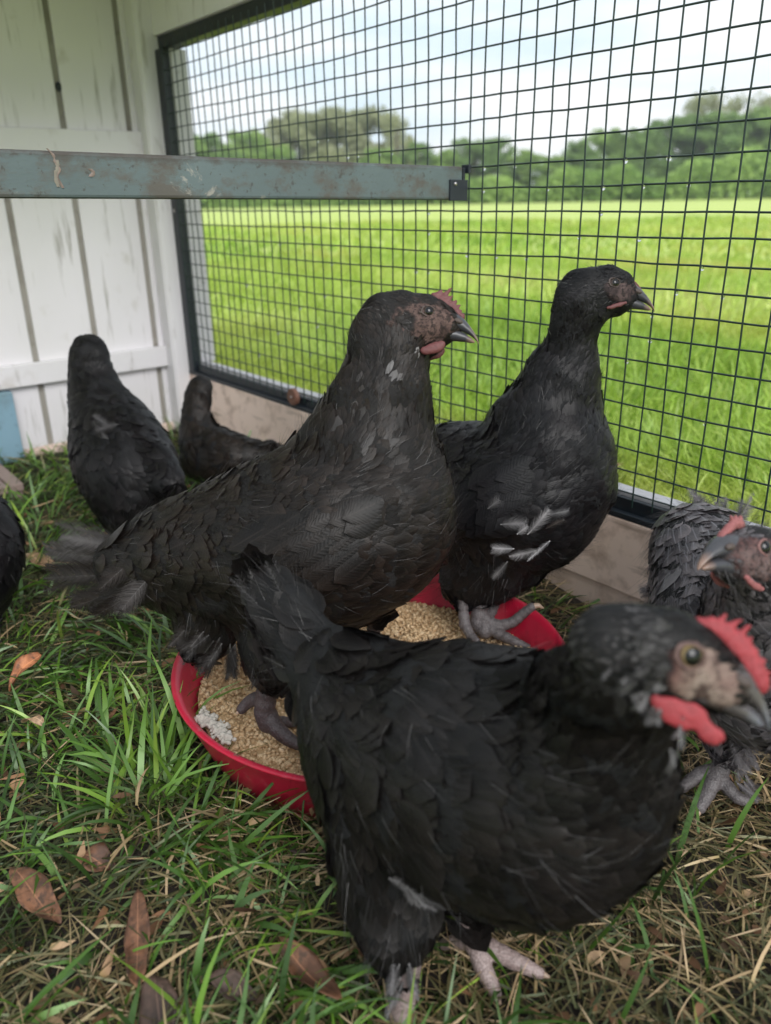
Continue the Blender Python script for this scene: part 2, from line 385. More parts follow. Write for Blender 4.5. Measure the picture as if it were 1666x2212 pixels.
def barbed(p0, d, up, Ln, Wd, nb=46, rnd=.8, pale=0., ragged=.42, bend=0.0):
    """one loose feather: shaft and separate barbs lying in the plane of d x up"""
    d = unit(d); nrm = unit(np.cross(d, up)); up = unit(np.cross(nrm, d)); V = []; F = []; C = []
    def curve(t): return p0 + d * Ln * t + up * bend * Ln * t * t
    def strip(pts, w0, w1, ax, cc):
        b = len(V)
        for i, p in enumerate(pts):
            ww = w0 + (w1 - w0) * i / (len(pts) - 1); V.append(p - ax * ww); V.append(p + ax * ww); C.append(cc); C.append(cc)
        for i in range(len(pts) - 1): F.append([b + 2 * i, b + 2 * i + 1, b + 2 * i + 3, b + 2 * i + 2])
    strip([curve(t) for t in np.linspace(0, .97, 8)], .0006, .00015, up, (1., max(pale, .12), .5, .5))
    for i in range(nb):
        t = .06 + .92 * i / nb
        prof = math.sin(math.pi * min(1, (t * .93 + .10))) ** .6
        for s in (-1, 1):
            l = Wd * .5 * prof * random.uniform(1 - ragged, 1.08)
            dirb = unit(up * s + d * (.75 + .5 * t)); o0 = curve(t)
            off = nrm * random.uniform(-.0009, .0009)
            bd = unit(dirb + d * .5 + nrm * random.uniform(-.15, .15))
            strip([o0, o0 + dirb * l * .5 + off, o0 + dirb * l * .5 + bd * l * .6 + off * 2], Ln / nb * .48, Ln / nb * .06, d, (rnd * random.uniform(.7, 1.1), pale * min(1, .25 + 1.1 * t), .5 + .45 * random.random(), .6))
    return np.array(V), np.array(F), np.array(C)
def cat3(parts):
    V = []; F = []; C = []; k = 0
    for v, f, c in parts:
        V.append(v); F.append(f + k); C.append(c); k += len(v)
    return np.vstack(V), np.vstack(F), np.vstack(C)

class Frame:
    def __init__(s, px, py, d, ang, yaw, Rpx, roll=0):
        a = math.radians(ang); y = math.radians(yaw)
        s.c = at(px, py, d); s.R = Rpx / FD * d
        F = math.cos(y) * (math.cos(a) * XC + math.sin(a) * YC) - math.sin(y) * ZC
        U = -YC + XC * math.tan(math.radians(roll)); U = unit(U - F * (U @ F)); S = np.cross(F, U)
        if S @ (s.c - CW) > 0: S = -S
        s.F, s.U, s.S = F, U, S
    def p(s, f, u, w=0.): return s.c + s.R * (s.F * f + s.U * u + s.S * w)
    def loc(s, P): q = (P - s.c) / s.R; return np.stack([q @ s.F, q @ s.U, q @ s.S], -1)

def ring_loft(fr, rows, nseg=14, flat=None):
    """rows: f,u,halfheight,halfwidth; loft in the head frame, closed ends"""
    V = []; n = len(rows); bt = []
    for i, (f, u, h, w_) in enumerate(rows):
        for k in range(nseg):
            a = 2 * math.pi * k / nseg; cu, su = math.sin(a), math.cos(a)
            hh = h * (flat if (flat and cu < 0) else 1)
            V.append(fr.p(f, u + hh * cu, w_ * su)); bt.append(i / (n - 1))
    F = []
    for i in range(n - 1):
        for k in range(nseg):
            a, b = i * nseg + k, i * nseg + (k + 1) % nseg; F.append([a, b, b + nseg, a + nseg])
    F.append(list(range(nseg))[::-1]); F.append([(n - 1) * nseg + k for k in range(nseg)])
    return np.array(V), F, np.array(bt)

def leg(parent, paths, claws, mt, vox=.0011, rscale=1.0, name='leg'):
    """paths: list of lists of (px,py,d,r_mm)"""
    ells = []
    for pth in paths:
        rows = [list(at(a, b, c)) + [r * .001 * rscale, 1.0, 0] for a, b, c, r in pth]
        Rr = catmull(rows, 10)
        for k, q in enumerate(Rr): ells.append((q[:3], np.eye(3) * q[3] * (1 + .07 * math.sin(k * 1.3))))
    V, F, nn = union(ells, vox, 2, ICO2)
    o = np_mesh(name, V, F, mt, parent)
    for cl in claws:
        Rr = catmull([list(at(a, b, c)) + [r * .001] for a, b, c, r in cl], 6)
        V, F, nn = union([(q[:3], np.eye(3) * max(q[3], .0005)) for q in Rr], .0006, 1, ICO2)
        c = np_mesh('claw', V, F, M_claw); c.parent = o
    return o

def make_hen(name, label, base, chains, fr, sk, m_fe, m_bo, voxel=.0024, comb=None, wattle=None, legs=(), pale=(), tail=(), extra=None,
             view=None, muzzle=(), eye=.19, m_eye_=None, m_ring_=None, m_comb=None, m_bk=None, dens=1.0, hair=2500, face=True, fsc=1.0, droop=.25, skullk=1.0, wingreg=None, seed=1, facebox=(-.25, 1.5, -.75, .5), hairlen=1.0, hairpale=.06):
    global rng
    rng = np.random.default_rng(seed); random.seed(seed)
    hen = thing(name, label, 'hen', base)
    view = -ZC if view is None else view
    ells = []; infos = []
    for ch in chains:
        rows = [list(at(a, b, c)) + [r / FD * c, sr, fl] for a, b, c, r, sr, fl in ch]
        e, i = chain_ells(rows, 6, view); ells += e; infos.append(i)
    if fr is not None:
        for (f, u, r, l) in ((-.25, -.02, .92, 1), (.1, .02, .98, 1), (.5, .05, .93, 1.), (.85, .06, .77, 1.), (1.1, -.0, .62, 1.), (1.32, -.1, .46, 1.), (.4, -.45, .60, 1), (.85, -.45, .46, 1), (-.1, -.35, .80, 1)) + tuple(muzzle):
            r = r * skullk; ells.append((fr.p(f, u * skullk), np.array([fr.F * r * fr.R, fr.U * r * fr.R, fr.S * r * .74 * fr.R])))
        nh = 9
        hp = np.array([fr.p(f, 0) for f in np.linspace(1.3, -.8, nh)])
        infos.append(np.hstack([hp, np.tile(-fr.F - .25 * fr.U, (nh, 1)), np.full((nh, 1), fr.R * .95), np.full((nh, 1), .62 * fsc)]))
    V, F, nn = union(ells, voxel, 9)
    INF = np.vstack(infos)
    # lumps of plumage
    ph = rng.uniform(0, 6, (6, 3)); kv = rng.normal(0, 1, (6, 3)); lump = np.zeros(len(V))
    for a, k in zip(ph, kv): lump += np.sin((V * 75 * k).sum(1) + a[0])
    fmask = np.zeros(len(V)); qV = fr.loc(V) if fr is not None else None
    if fr is not None and face:
        q = fr.loc(V)
        f0, f1, u0, u1 = facebox
        cx, cu_, rx, ru = (f0 + f1) / 2, (u0 + u1) / 2, (f1 - f0) / 2, (u1 - u0) / 2
        e_ = np.hypot((q[:, 0] - cx) / rx, (q[:, 1] - cu_) / ru)
        nz = sum(np.sin(q[:, 0] * a + q[:, 1] * b + c) for a, b, c in ((9, 4, 1), (-5, 11, 2), (17, -9, .5), (13, 19, 4), (-23, 8, 3))) / 5
        fm = np.clip((1.02 + .30 * nz - e_) / .22, 0, 1) * np.clip((abs(q[:, 2]) - .10) / .2, 0, 1)
        ear = np.clip((.34 - np.hypot((q[:, 0] - .10), (q[:, 1] + .12) * .9) + .12 * nz) / .14, 0, 1)
        brow = np.clip((.10 - abs(q[:, 1] - .52 + .25 * (q[:, 0] - .6) ** 2)) / .06, 0, 1)
        fm = fm * (1 - ear) * (1 - .8 * brow); fm[np.abs(q).max(1) > 2] = 0
        fmask = fm
    for a, k in zip(ph, kv): lump = lump + .8 * np.sin((V * 150 * k[[1, 2, 0]]).sum(1) + a[1])
    V = V + nn * (lump * .00068 * (1 - fmask))[:, None]
    body = np_mesh('body', V, F, m_bo, hen, fl=('fm', fmask))
    # field of feather direction and size
    d = np.linalg.norm(V[:, None] - INF[None, :, :3], axis=2) / INF[None, :, 6]
    wgt = 1 / (d ** 7 + 1e-4); wgt /= wgt.sum(1, keepdims=True)
    D = wgt @ INF[:, 3:6]; fl = wgt @ INF[:, 7]
    fn_ = np.stack([np.sin(V @ rng.normal(0, 45, 3) + i_) for i_ in range(3)], 1) * .22
    D = D + fn_ + np.array([0, 0, -1]) * droop * np.clip(1.2 - fl[:, None] * 0, 0, 1)
    D = unit(D - nn * (D * nn).sum(1, keepdims=True))
    # spacing
    kd = kdtree.KDTree(len(V))
    for i, v in enumerate(V): kd.insert(v, i)
    kd.balance()
    removed = np.zeros(len(V), bool); keep = []
    order = rng.permutation(len(V))
    vis_l = fl * .01
    for i in order:
        if removed[i]: continue
        if fmask[i] > .35: continue
        keep.append(i)
        for _, j, _ in kd.find_range(V[i], vis_l[i] * .25 / dens): removed[j] = True
    keep = np.array(keep); k = len(keep)
    P = V[keep]; Dk = unit(D[keep] + rng.normal(0, .13, (k, 3))); Nk = nn[keep]; Dk = unit(Dk - Nk * (Dk * Nk).sum(1, keepdims=True))
    Ls = vis_l[keep] * rng.uniform(.65, 1.5, k)
    Wd = Ls * np.interp(fl[keep], [.6, 1.2, 1.6, 2.0], [.38, .36, .50, .68]) * rng.uniform(.75, 1.35, k)
    pl = np.zeros(k)
    if fr is not None:
        q = fr.loc(P)
    for (px, py, dd, rr, prob, val) in pale:
        c = at(px, py, dd); r = rr / FD * dd
        kq = rng.normal(0, 260, (5, 3)); nq = np.sin(P @ kq.T + np.arange(5)).sum(1) / 1.58
        hit = (np.linalg.norm((P - c), axis=1) < r) & ((rng.random(k) < prob) if r > .022 or prob > .6 else (nq * .34 + .5 + rng.normal(0, .08, k) > 1 - prob)); pl[hit] = val * rng.uniform(.6, 1, hit.sum())
    rnd = np.clip(rng.beta(3, 4, k), 0, 1)
    tipP = P + Dk * Ls[:, None]; hgt_ = np.zeros(k)
    for i_ in range(k):
        _, j_, _ = kd.find(tipP[i_]); hgt_[i_] = (tipP[i_] - V[j_]) @ nn[j_]
    hgt_ = np.clip(hgt_ / Ls, -.3, .45); lf_ = rng.uniform(.08, .15, k)
    clus = np.sin(P @ rng.normal(0, 110, (3, 4)) + np.arange(4)).sum(1) / 2.8
    cu_ = lf_ + hgt_ - np.clip(.085 + .05 * clus + rng.normal(0, .03, k), .03, .24)
    rnd = np.clip(rnd * .7 + .15 + .28 * clus + rng.normal(0, .08, k), 0, 1)
    parts = [feathers(P - Nk * .0004, Dk, Nk, Ls, Wd, lf_, cu_, rnd, pl)]
    if hair:
        h = rng.choice(len(V), hair, p=((fmask < .4)) / ((fmask < .4)).sum())
        Dh = unit(D[h] + rng.normal(0, .28, (hair, 3)))
        parts.append(hairs(V[h], Dh, nn[h], np.minimum(vis_l[h], .018) * rng.uniform(.5, 1.2, hair) * hairlen, np.full(hair, .00030), np.where(rng.random(hair) < .4, rng.uniform(.3, .8, hair), rng.uniform(.12, .42, hair)), rng.uniform(.3, 1, hair), (rng.random(hair) < hairpale) * .35, .2))
        # fine fuzz on bare face
        hf = np.where(fmask > .35)[0]
        if len(hf):
            hf = rng.choice(hf, min(900, len(hf) * 2)); n_ = len(hf)
            parts.append(hairs(V[hf], unit(D[hf] + rng.normal(0, .3, (n_, 3))), nn[hf], np.full(n_, .0022) * rng.uniform(.6, 1.3, n_), np.full(n_, .00028), np.full(n_, .3), rng.uniform(0, 1, n_), np.zeros(n_)))
    for (px, py, dd, ex, ey, ed, wpx, cnt, pal) in tail:
        for _ in range(cnt):
            j = lambda a: random.uniform(-a, a)
            a_ = at(px + j(12), py + j(14), dd + j(.012)); b_ = at(ex + j(16), ey + j(20), ed + j(.014))
            Lf = np.linalg.norm(b_ - a_)
            upv = unit(np.cross(b_ - a_, ZC + XC * j(.5) + YC * j(.5)))
            parts.append(barbed(a_, b_ - a_, upv, Lf, wpx / FD * dd, rnd=random.uniform(.5, 1), pale=pal, nb=60, bend=j(.12)))
    pv, pf, pc = cat3(parts)
    np_mesh('plumage', pv, pf, m_fe, hen, cols=('fa', pc))
    if wingreg is not None:
        wp = []
        for (px, py, dd, ex, ey, ed, wpx) in wingreg:
            a_ = at(px, py, dd); b_ = at(ex, ey, ed); D_ = unit(b_ - a_); Nv = unit(CW - a_)
            wp.append((a_, D_, Nv, np.linalg.norm(b_ - a_), wpx / FD * dd))
        A = np.array([x[0] for x in wp]); Dw = np.array([x[1] for x in wp]); Nw = np.array([x[2] for x in wp])
        Lw = np.array([x[3] for x in wp]); Ww = np.array([x[4] for x in wp]); k2 = len(wp)
        for i_ in range(k2):
            co, j_, _ = kd.find(A[i_]); A[i_] = V[j_] + nn[j_] * .0022; Nw[i_] = nn[j_]
        Dw = unit(Dw - Nw * (Dw * Nw).sum(1, keepdims=True))
        wv, wf, wc = feathers(A, Dw, Nw, Lw, Ww, rng.uniform(.08, .12, k2), rng.uniform(.06, .10, k2), rng.uniform(0, .45, k2), np.zeros(k2))
        np_mesh('wing', wv, wf, m_fe, hen, cols=('fa', wc))
    if fr is not None and face:
        up = ring_loft(fr, [(1.1, .03, .37, .34), (1.35, .05, .36, .31), (1.6, .0, .31, .265), (1.8, -.09, .25, .205), (1.97, -.21, .18, .15), (2.12, -.35, .12, .105), (2.23, -.49, .07, .06), (2.28, -.60, .025, .025)], flat=.62)
        b_ = np_mesh('beak', up[0], up[1], m_bk or M_beak, hen, fl=('bt', up[2]))
        lo = ring_loft(fr, [(1.0, -.34, .17, .30), (1.3, -.34, .18, .26), (1.6, -.36, .17, .22), (1.85, -.42, .13, .15), (2.05, -.50, .08, .09), (2.16, -.55, .02, .03)])
        lb = np_mesh('lower_beak', lo[0], lo[1], m_bk or M_beak, None, fl=('bt', lo[2])); lb.parent = b_
        for s in (-1, 1):
            V_, F_ = ICO2
            A_ = np.array([unit(fr.F - .35 * fr.U) * .17 * fr.R, unit(fr.U + .35 * fr.F) * .085 * fr.R, fr.S * .08 * fr.R])
            nz = np_mesh('nostril', V_ @ A_ + fr.p(1.62, .03, s * .235), F_, M_ring, None); nz.parent = b_
            # eye
            e_ = bpy.data.objects.new('eye', None)
            bm = bmesh.new(); bmesh.ops.create_uvsphere(bm, u_segments=28, v_segments=18, radius=1)
            me = bpy.data.meshes.new('eye'); bm.to_mesh(me); bm.free(); me.materials.append(m_eye_ or M_eye)
            me.polygons.foreach_set('use_smooth', np.ones(len(me.polygons), bool))
            eo = bpy.data.objects.new('eye', me); COL.objects.link(eo); eo.parent = hen
            g = unit(fr.S * s + fr.F * .28 + fr.U * .05); x_ = unit(np.cross(fr.U, g)); y_ = np.cross(g, x_)
            nearq = qV[(np.hypot(qV[:, 0] - .74, qV[:, 1] - .21) < .12) & (qV[:, 2] * s > .05)]
            sw = np.abs(nearq[:, 2]).mean() if len(nearq) else .5
            c = fr.p(.74, .21, s * (sw - eye * .55)) - np.array(hen.location)
            r_ = eye * 1.12 * fr.R
            Mx = Matrix([[x_[i] * r_, y_[i] * r_, g[i] * r_ * .85, c[i]] for i in range(3)] + [[0, 0, 0, 1]])
            eo.matrix_local = Mx
            # lids
            ce = fr.p(.74, .21, s * (sw + eye * .12)); el = []
            for k_ in range(26):
                t = 2 * math.pi * k_ / 26
                for rr_, th_ in ((1.12, .16), (1.42, .12), (1.85, .10)):
                    p = ce + (x_ * math.cos(t) * 1.1 + y_ * math.sin(t) * .86) * eye * rr_ * fr.R - g * eye * fr.R * (rr_ - 1.1) * .42
                    el.append((p, np.eye(3) * eye * th_ * fr.R))
            v_, f_, _ = union(el, fr.R * .028, 1, ICO1)
            np_mesh('eyelid', v_, f_, m_ring_ or M_ring, hen)
    if comb:
        el = []
        for (f, u, r, w_) in comb:
            f += random.uniform(-.015, .015); u += random.uniform(-.015, .015); el.append((fr.p(f, u, random.uniform(-.012, .012)), np.array([fr.F * r * fr.R, fr.U * r * fr.R, fr.S * w_ * fr.R])))
        v_, f_, _ = union(el, fr.R * .022, 2, ICO2)
        np_mesh('comb', v_, f_, m_comb or M_comb_dk, hen)
    if wattle:
        for s in (-1, 1):
            el = []
            for (f, u, r, w_) in catmull(wattle, 6):
                f += random.uniform(-.03, .03); u += random.uniform(-.03, .03); el.append((fr.p(f, u, s * (.46 * skullk)), np.array([fr.F * r * fr.R * 1.15, fr.U * r * fr.R, fr.S * w_ * fr.R])))
            v_, f_, _ = union(el, fr.R * .03, 2, ICO2)
            np_mesh('wattle', v_, f_, m_comb or M_comb_dk, hen)
    for lg in legs: leg(hen, *lg)
    return hen

def comb_rows(pts, spikes, w0=.11):
    """pts: ridge line (f,u,r); spikes: (f0,u0,f1,u1,r0)"""
    o = []
    for a, b in zip(pts[:-1], pts[1:]):
        for t in np.linspace(0, 1, 8): o.append((a[0] + (b[0] - a[0]) * t, a[1] + (b[1] - a[1]) * t, a[2] + (b[2] - a[2]) * t, w0))
    for f0, u0, f1, u1, r0 in spikes:
        kk_ = random.uniform(.62, 1.18); f1, u1 = f0 + (f1 - f0) * kk_ + random.uniform(-.03, .03), u0 + (u1 - u0) * kk_
        for t in np.linspace(0, 1, 9):
            o.append((f0 + (f1 - f0) * t, u0 + (u1 - u0) * t, r0 * (1 - t * .8) + .012, w0 * .75 * (1 - t * .6)))
    return o

GZ = -.465
# ================================================================== SETTING
# ground sheet to the horizon
def m_ground():
    m, nt, b = mat('field_surface')
    n1 = noise(nt, .35, 6, .6); n2 = noise(nt, 6, 6, .65); n3 = noise(nt, 40, 4, .7); n0 = noise(nt, .05, 4, .6, stretch=(1, 1, 1))
    c = mixc(nt, n1, (.43, .53, .13), (.54, .61, .21))
    c = mixc(nt, ramp(nt, [(.52, (0, 0, 0)), (.68, (.7, .7, .7))], n0), c, (.44, .54, .10))
    c = mixc(nt, ramp(nt, [(.50, (0, 0, 0)), (.75, (.8, .8, .8))], n2), c, (.24, .42, .06))
    c = mixc(nt, ramp(nt, [(.62, (0, 0, 0)), (.75, (.6, .6, .6))], n3), c, (.50, .60, .16))
    nt.links.new(c, b.inputs['Base Color']); b.inputs['Roughness'].default_value = .8; b.inputs['Specular IOR Level'].default_value = .2
    bump(nt, b, n2, .7, .05); return m
g = np_mesh('ground', [(-280, -280, GZ - .012), (280, -280, GZ - .012), (280, 280, GZ - .012), (-280, 280, GZ - .012)], [[0, 1, 2, 3]], m_ground(), smooth=False)
tag(g, kind='structure')
def m_soil():
    m, nt, b = mat('soil_surface')
    n1 = noise(nt, 14, 8, .7); n2 = noise(nt, 90, 6, .7)
    c = mixc(nt, n1, (.009, .007, .0055), (.035, .025, .018))
    c = mixc(nt, ramp(nt, [(.56, (0, 0, 0)), (.7, (.7, .7, .7))], n2), c, (.13, .095, .05))
    nt.links.new(c, b.inputs['Base Color']); b.inputs['Roughness'].default_value = .9
    bump(nt, b, n2, 1.0, .006); return m
def hsoil(x, y): return .005 * np.sin(9 * x + 4 * y) + .004 * np.sin(23 * x - 17 * y + 1) + .003 * np.sin(47 * y + 31 * x)
xs = np.linspace(-.86, 1.5, 120); ys = np.linspace(-1.5, .01, 90); X, Y = np.meshgrid(xs, ys)
Z = GZ + hsoil(X, Y); idx = np.arange(X.size).reshape(X.shape)
q = np.stack([idx[:-1, :-1], idx[:-1, 1:], idx[1:, 1:], idx[1:, :-1]], -1).reshape(-1, 4)
tag(np_mesh('soil', np.stack([X, Y, Z], -1).reshape(-1, 3), q, m_soil()), kind='structure')

# grass ------------------------------------------------------------------
def blades(name, P, head, e0, bend, Ln, Wd, ca, mt, twist=None):
    k = len(P); n = 6; V = np.zeros((k, n, 2, 3)); C = np.zeros((k, n, 2, 4))
    H = np.stack([np.cos(head), np.sin(head), 0 * head], 1); S = np.stack([-np.sin(head), np.cos(head), 0 * head], 1)
    if twist is None: twist = rng.normal(0, .5, k)
    p = P.copy(); seg = Ln / (n - 1); kink = rng.normal(0, .16, k)
    rb = rng.random(k)
    for i in range(n):
        t = i / (n - 1); el = e0 - bend * t
        Sx = unit(S * np.cos(twist * (1 + t))[:, None] + np.array([0, 0, 1.]) * np.sin(twist * (1 + t))[:, None])
        ww = Wd * .5 * (.75 + .25 * min(1, t * 4)) * (1 - max(0, (t - .35) / .65) ** 1.7 * .93)
        V[:, i, 0] = p - Sx * ww[:, None]; V[:, i, 1] = p + Sx * ww[:, None]
        C[:, i] = np.stack([ca, rb, np.full(k, t), np.ones(k)], 1)[:, None]
        hh = head + kink * t * 2
        Hn = np.stack([np.cos(hh), np.sin(hh), 0 * hh], 1)
        p = p + (Hn * np.cos(el)[:, None] + np.array([0, 0, 1.]) * np.sin(el)[:, None]) * seg[:, None]
    q = np.array([[i * 2, i * 2 + 1, i * 2 + 3, i * 2 + 2] for i in range(n - 1)])[None]
    return np_mesh(name, V.reshape(-1, 3), (q + (np.arange(k) * n * 2)[:, None, None]).reshape(-1, 4), mt, cols=('ga', C.reshape(-1, 4)))
def in_view(P, marg=.08, dmax=1e9):
    q = (P - CW); z = q @ ZC; x = q @ XC / z; y = q @ YC / z
    return (z > .1) & (abs(x) < .486 * 1.0 + marg / np.maximum(z, .3)) & (y < .646 + marg / np.maximum(z, .3)) & (y > -.65 - marg) & (z < dmax), z
PANC = np.array([.358, -.343]); PANR = .192
def scatter_in(n):
    x = rng.uniform(-.78, 1.25, n); y = rng.uniform(-.95, -.012, n)
    P = np.stack([x, y, GZ + hsoil(x, y)], 1); ok, z = in_view(P, .10)
    keep = ok & (rng.random(n) < np.clip(.75 / z, .25, 1) ** 1.5) & (np.hypot(x - PANC[0], y - PANC[1]) > .176)
    return P[keep]
def vnoise(P, s, seed):
    r = np.random.default_rng(seed); o = np.zeros(len(P))
    for _ in range(7):
        k = r.normal(0, s, 2); o += np.sin(P[:, :2] @ k + r.uniform(0, 6))
    return o / 7 ** .5
rng = np.random.default_rng(11)
# flattened dry clippings
P = scatter_in(60000); k = len(P); st = np.clip(.45 + .6 * (P[:, 0] - .52) + .5 * (P[:, 1] + .55) + .22 * vnoise(P, 12, 3), 0, 1)
P[:, 2] += rng.uniform(0, .012, k)
ca = np.clip(st * rng.uniform(.3, 1.2, k) + rng.normal(0, .12, k) + (rng.random(k) < .12) * .5, 0, 1)
o = blades('straw', P, rng.uniform(0, 6.283, k), rng.uniform(-.05, .35, k), rng.uniform(-.1, .5, k), rng.uniform(.02, .06, k), rng.uniform(.0008, .0022, k), ca, M_gr_straw)
tag(o, kind='stuff')
P = scatter_in(1500)[:230]; k = len(P); P[:, 2] += rng.uniform(.006, .02, k)
o = blades('dry_stalks', P, rng.uniform(0, 6.283, k), rng.uniform(-.1, .35, k), rng.uniform(-.3, .9, k), rng.uniform(.03, .08, k), rng.uniform(.001, .0026, k), rng.uniform(.55, 1, k), M_gr_straw)
tag(o, kind='stuff')
P = scatter_in(2600); k = len(P); P[:, 2] += rng.uniform(.004, .016, k)
o = blades('leaf_litter', P, rng.uniform(0, 6.283, k), rng.uniform(-.1, .4, k), rng.uniform(-.3, .6, k), rng.uniform(.006, .022, k), rng.uniform(.003, .009, k), rng.uniform(0, 1, k), m_grass('litter', [(0., (.055, .030, .020)), (.4, (.14, .07, .04)), (.7, (.30, .16, .09)), (1., (.50, .34, .21))], .1, gl=.04))
tag(o, kind='stuff')
# growing blades in tufts
P = scatter_in(34000); k = len(P)
lush = .62 - .85 * (P[:, 0] - .45) - .25 * (P[:, 1] + .5) + .45 * vnoise(P, 14, 5)
keep = rng.random(k) < np.clip(lush * .8, .04, .75); P = P[keep]; k = len(P)
tall = rng.random(k) < .45; dist = np.linalg.norm(P - CW, axis=1)
head = vnoise(P, 9, 8) * 2.6 + rng.normal(0, .9, k)
o = blades('grass', P, head, np.where(tall, rng.uniform(.5, 1.35, k), rng.uniform(.1, .7, k)), rng.uniform(.3, 1.5, k), np.where(tall, rng.uniform(.035, .085, k), rng.uniform(.02, .055, k)),
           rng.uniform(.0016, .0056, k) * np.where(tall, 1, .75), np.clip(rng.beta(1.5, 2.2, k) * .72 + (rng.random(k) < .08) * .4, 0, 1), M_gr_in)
tag(o, kind='stuff')
# lusher clumps of broad blades
def clump(n, px, py, sx, sy, l0, l1, w0, w1, hd, c0, c1):
    Q = []
    for _ in range(n):
        d_ = (ZC + XC * (px + random.gauss(0, sx) - 833) / FD + YC * (py + random.gauss(0, sy) - 1106) / FD); Q.append(CW + d_ * ((GZ + .002 - CW[2]) / d_[2]))
    Q = np.array(Q); k = len(Q); ok_ = np.hypot(Q[:, 0] - PANC[0], Q[:, 1] - PANC[1]) > .178; Q = Q[ok_]; k = len(Q)
    return (Q, rng.normal(hd, .9, k), rng.uniform(.35, 1.25, k), rng.uniform(.3, 1.3, k), rng.uniform(l0, l1, k), rng.uniform(w0, w1, k), rng.uniform(c0, c1, k))
cl = [clump(90, 330, 1700, 60, 50, .05, .11, .003, .0065, 2.6, .15, .6), clump(40, 430, 1830, 50, 40, .05, .10, .003, .0065, .6, .05, .5), clump(50, 300, 1560, 50, 40, .04, .09, .0025, .005, 1.8, .4, .66),
      clump(12, 10, 2240, 40, 25, .05, .09, .005, .008, .9, .2, .5), clump(30, 130, 1600, 70, 50, .03, .06, .002, .0045, 2., .1, .5), clump(24, 540, 1960, 80, 40, .04, .07, .002, .0045, 2.8, .0, .4), clump(70, 110, 1060, 60, 50, .03, .07, .002, .0045, 2., .3, .66)]
z_ = [np.concatenate([c_[i] for c_ in cl]) for i in range(7)]
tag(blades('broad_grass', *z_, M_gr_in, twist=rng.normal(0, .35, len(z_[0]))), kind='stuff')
# lawn beyond the wire
def scatter_out(n, d0, d1):
    r = np.sqrt(rng.uniform(d0 ** 2, d1 ** 2, n)); a = rng.uniform(-.70, .62, n) + math.atan2(ZC[1], ZC[0])
    P = np.stack([CW[0] + r * np.cos(a), CW[1] + r * np.sin(a), np.full(n, GZ - .012)], 1)
    ok, z = in_view(P, .15); return P[ok & (P[:, 1] > .05)]
rng = np.random.default_rng(12)
Ps = []; Ls = []; Ws = []
for n, d0, d1, l0, l1, w0 in ((26000, .8, 1.7, .05, .11, .0035), (30000, 1.7, 3.2, .055, .11, .005), (30000, 3.2, 7, .06, .12, .009), (26000, 7, 18, .06, .13, .022)):
    P = scatter_out(n, d0, d1); Ps.append(P); Ls.append(rng.uniform(l0, l1, len(P))); Ws.append(np.full(len(P), w0) * rng.uniform(.6, 1.3, len(P)))
P = np.vstack(Ps); k = len(P); Ln = np.concatenate(Ls) * (1 + .3 * vnoise(P, 3, 4)).clip(.5, 1.6); Wd = np.concatenate(Ws)
near = np.clip(1 - (P[:, 1] - .05) / .35, 0, 1)
o = blades('lawn', P, vnoise(P, 6, 2) * 2.2 + rng.normal(0, 1.1, k), rng.uniform(.7, 1.5, k) - .5 * near * rng.random(k), rng.uniform(.2, 1.3, k), Ln, Wd,
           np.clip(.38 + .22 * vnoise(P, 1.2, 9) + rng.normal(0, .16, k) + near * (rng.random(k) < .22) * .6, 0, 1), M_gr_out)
tag(o, kind='stuff')

# ------------------------------------------------------------------ coop wall (x = -.79 plane)
XW = -.79
t = thing('coop_wall', 'white painted board wall with vertical grooves and horizontal battens at the left', 'wall', (XW, -.6, GZ))
ygr = [-.05, -.18, -.305, -.43, -.555, -.68, -.805, -.93, -1.055, -1.18]
b = MB()
edges = [.0] + ygr + [-1.3]
for y1, y0 in zip(edges[:-1], edges[1:]):
    b.box(XW - .016, XW, y0 + .0058, y1 - .0058, -.452, .46, .0025)
b.build('board_panel', M_wall, t)
MB().box(XW - .022, XW - .0055, -1.3, .0, -.452, .46, 0).build('backing_board', M_groove, t)
MB().box(XW - .0, XW + .017, -1.3, -.034, .093, .149).build('upper_batten', M_white, t)
MB().box(XW - .0, XW + .016, -1.3, -.034, -.320, -.277).build('lower_batten', M_white, t)
MB().box(XW - .02, XW + .005, -1.3, -.034, GZ - .03, -.452, .001).build('base_board', M_kick, t)
v_, f_ = ICO2
kn = np_mesh('knot', v_ * np.array([.004, .006, .0085]) + at(127, 187, 1.49), f_, simple('knot_dark', (.02, .025, .03), .8), t)
cp = thing('corner_post', 'white timber post in the corner between board wall and wire panel', 'post', (-.765, -.02, GZ))
MB().box(-.79, -.738, -.034, .045, GZ - .03, .46, .003).build('post', M_white, cp)
MB().box(-.752, -.742, -.0365, -.0335, GZ - .02, .455, .0008).build('trim_strip', M_white, cp)

# wire panel
wp = thing('wire_panel', 'dark framed welded wire mesh panel between the pen and the field', 'mesh panel', (.3, 0, GZ))
U = .0254; X1 = 1.5
def tube_arr(lines, r, ns=6):
    V = []; F = []; k = 0
    for pts in lines:
        pts = np.asarray(pts); T = unit(np.gradient(pts, axis=0)); A = unit(np.cross(T, np.array([0, 1, 0.]))); B = np.cross(T, A); n = len(pts)
        for i in range(n):
            for s in range(ns):
                a = 2 * math.pi * s / ns; V.append(pts[i] + (A[i] * math.cos(a) + B[i] * math.sin(a)) * r)
        for i in range(n - 1):
            for s in range(ns): F.append([k + i * ns + s, k + i * ns + (s + 1) % ns, k + (i + 1) * ns + (s + 1) % ns, k + (i + 1) * ns + s])
        k += n * ns
    return np.array(V), np.array(F)
rw = np.random.default_rng(5)
def wob(n, a): 
    q = rw.normal(0, 1, n); return a * np.convolve(np.r_[q[:2], q, q[:2]], np.ones(5) / 5, 'valid')[:n]
lines = []
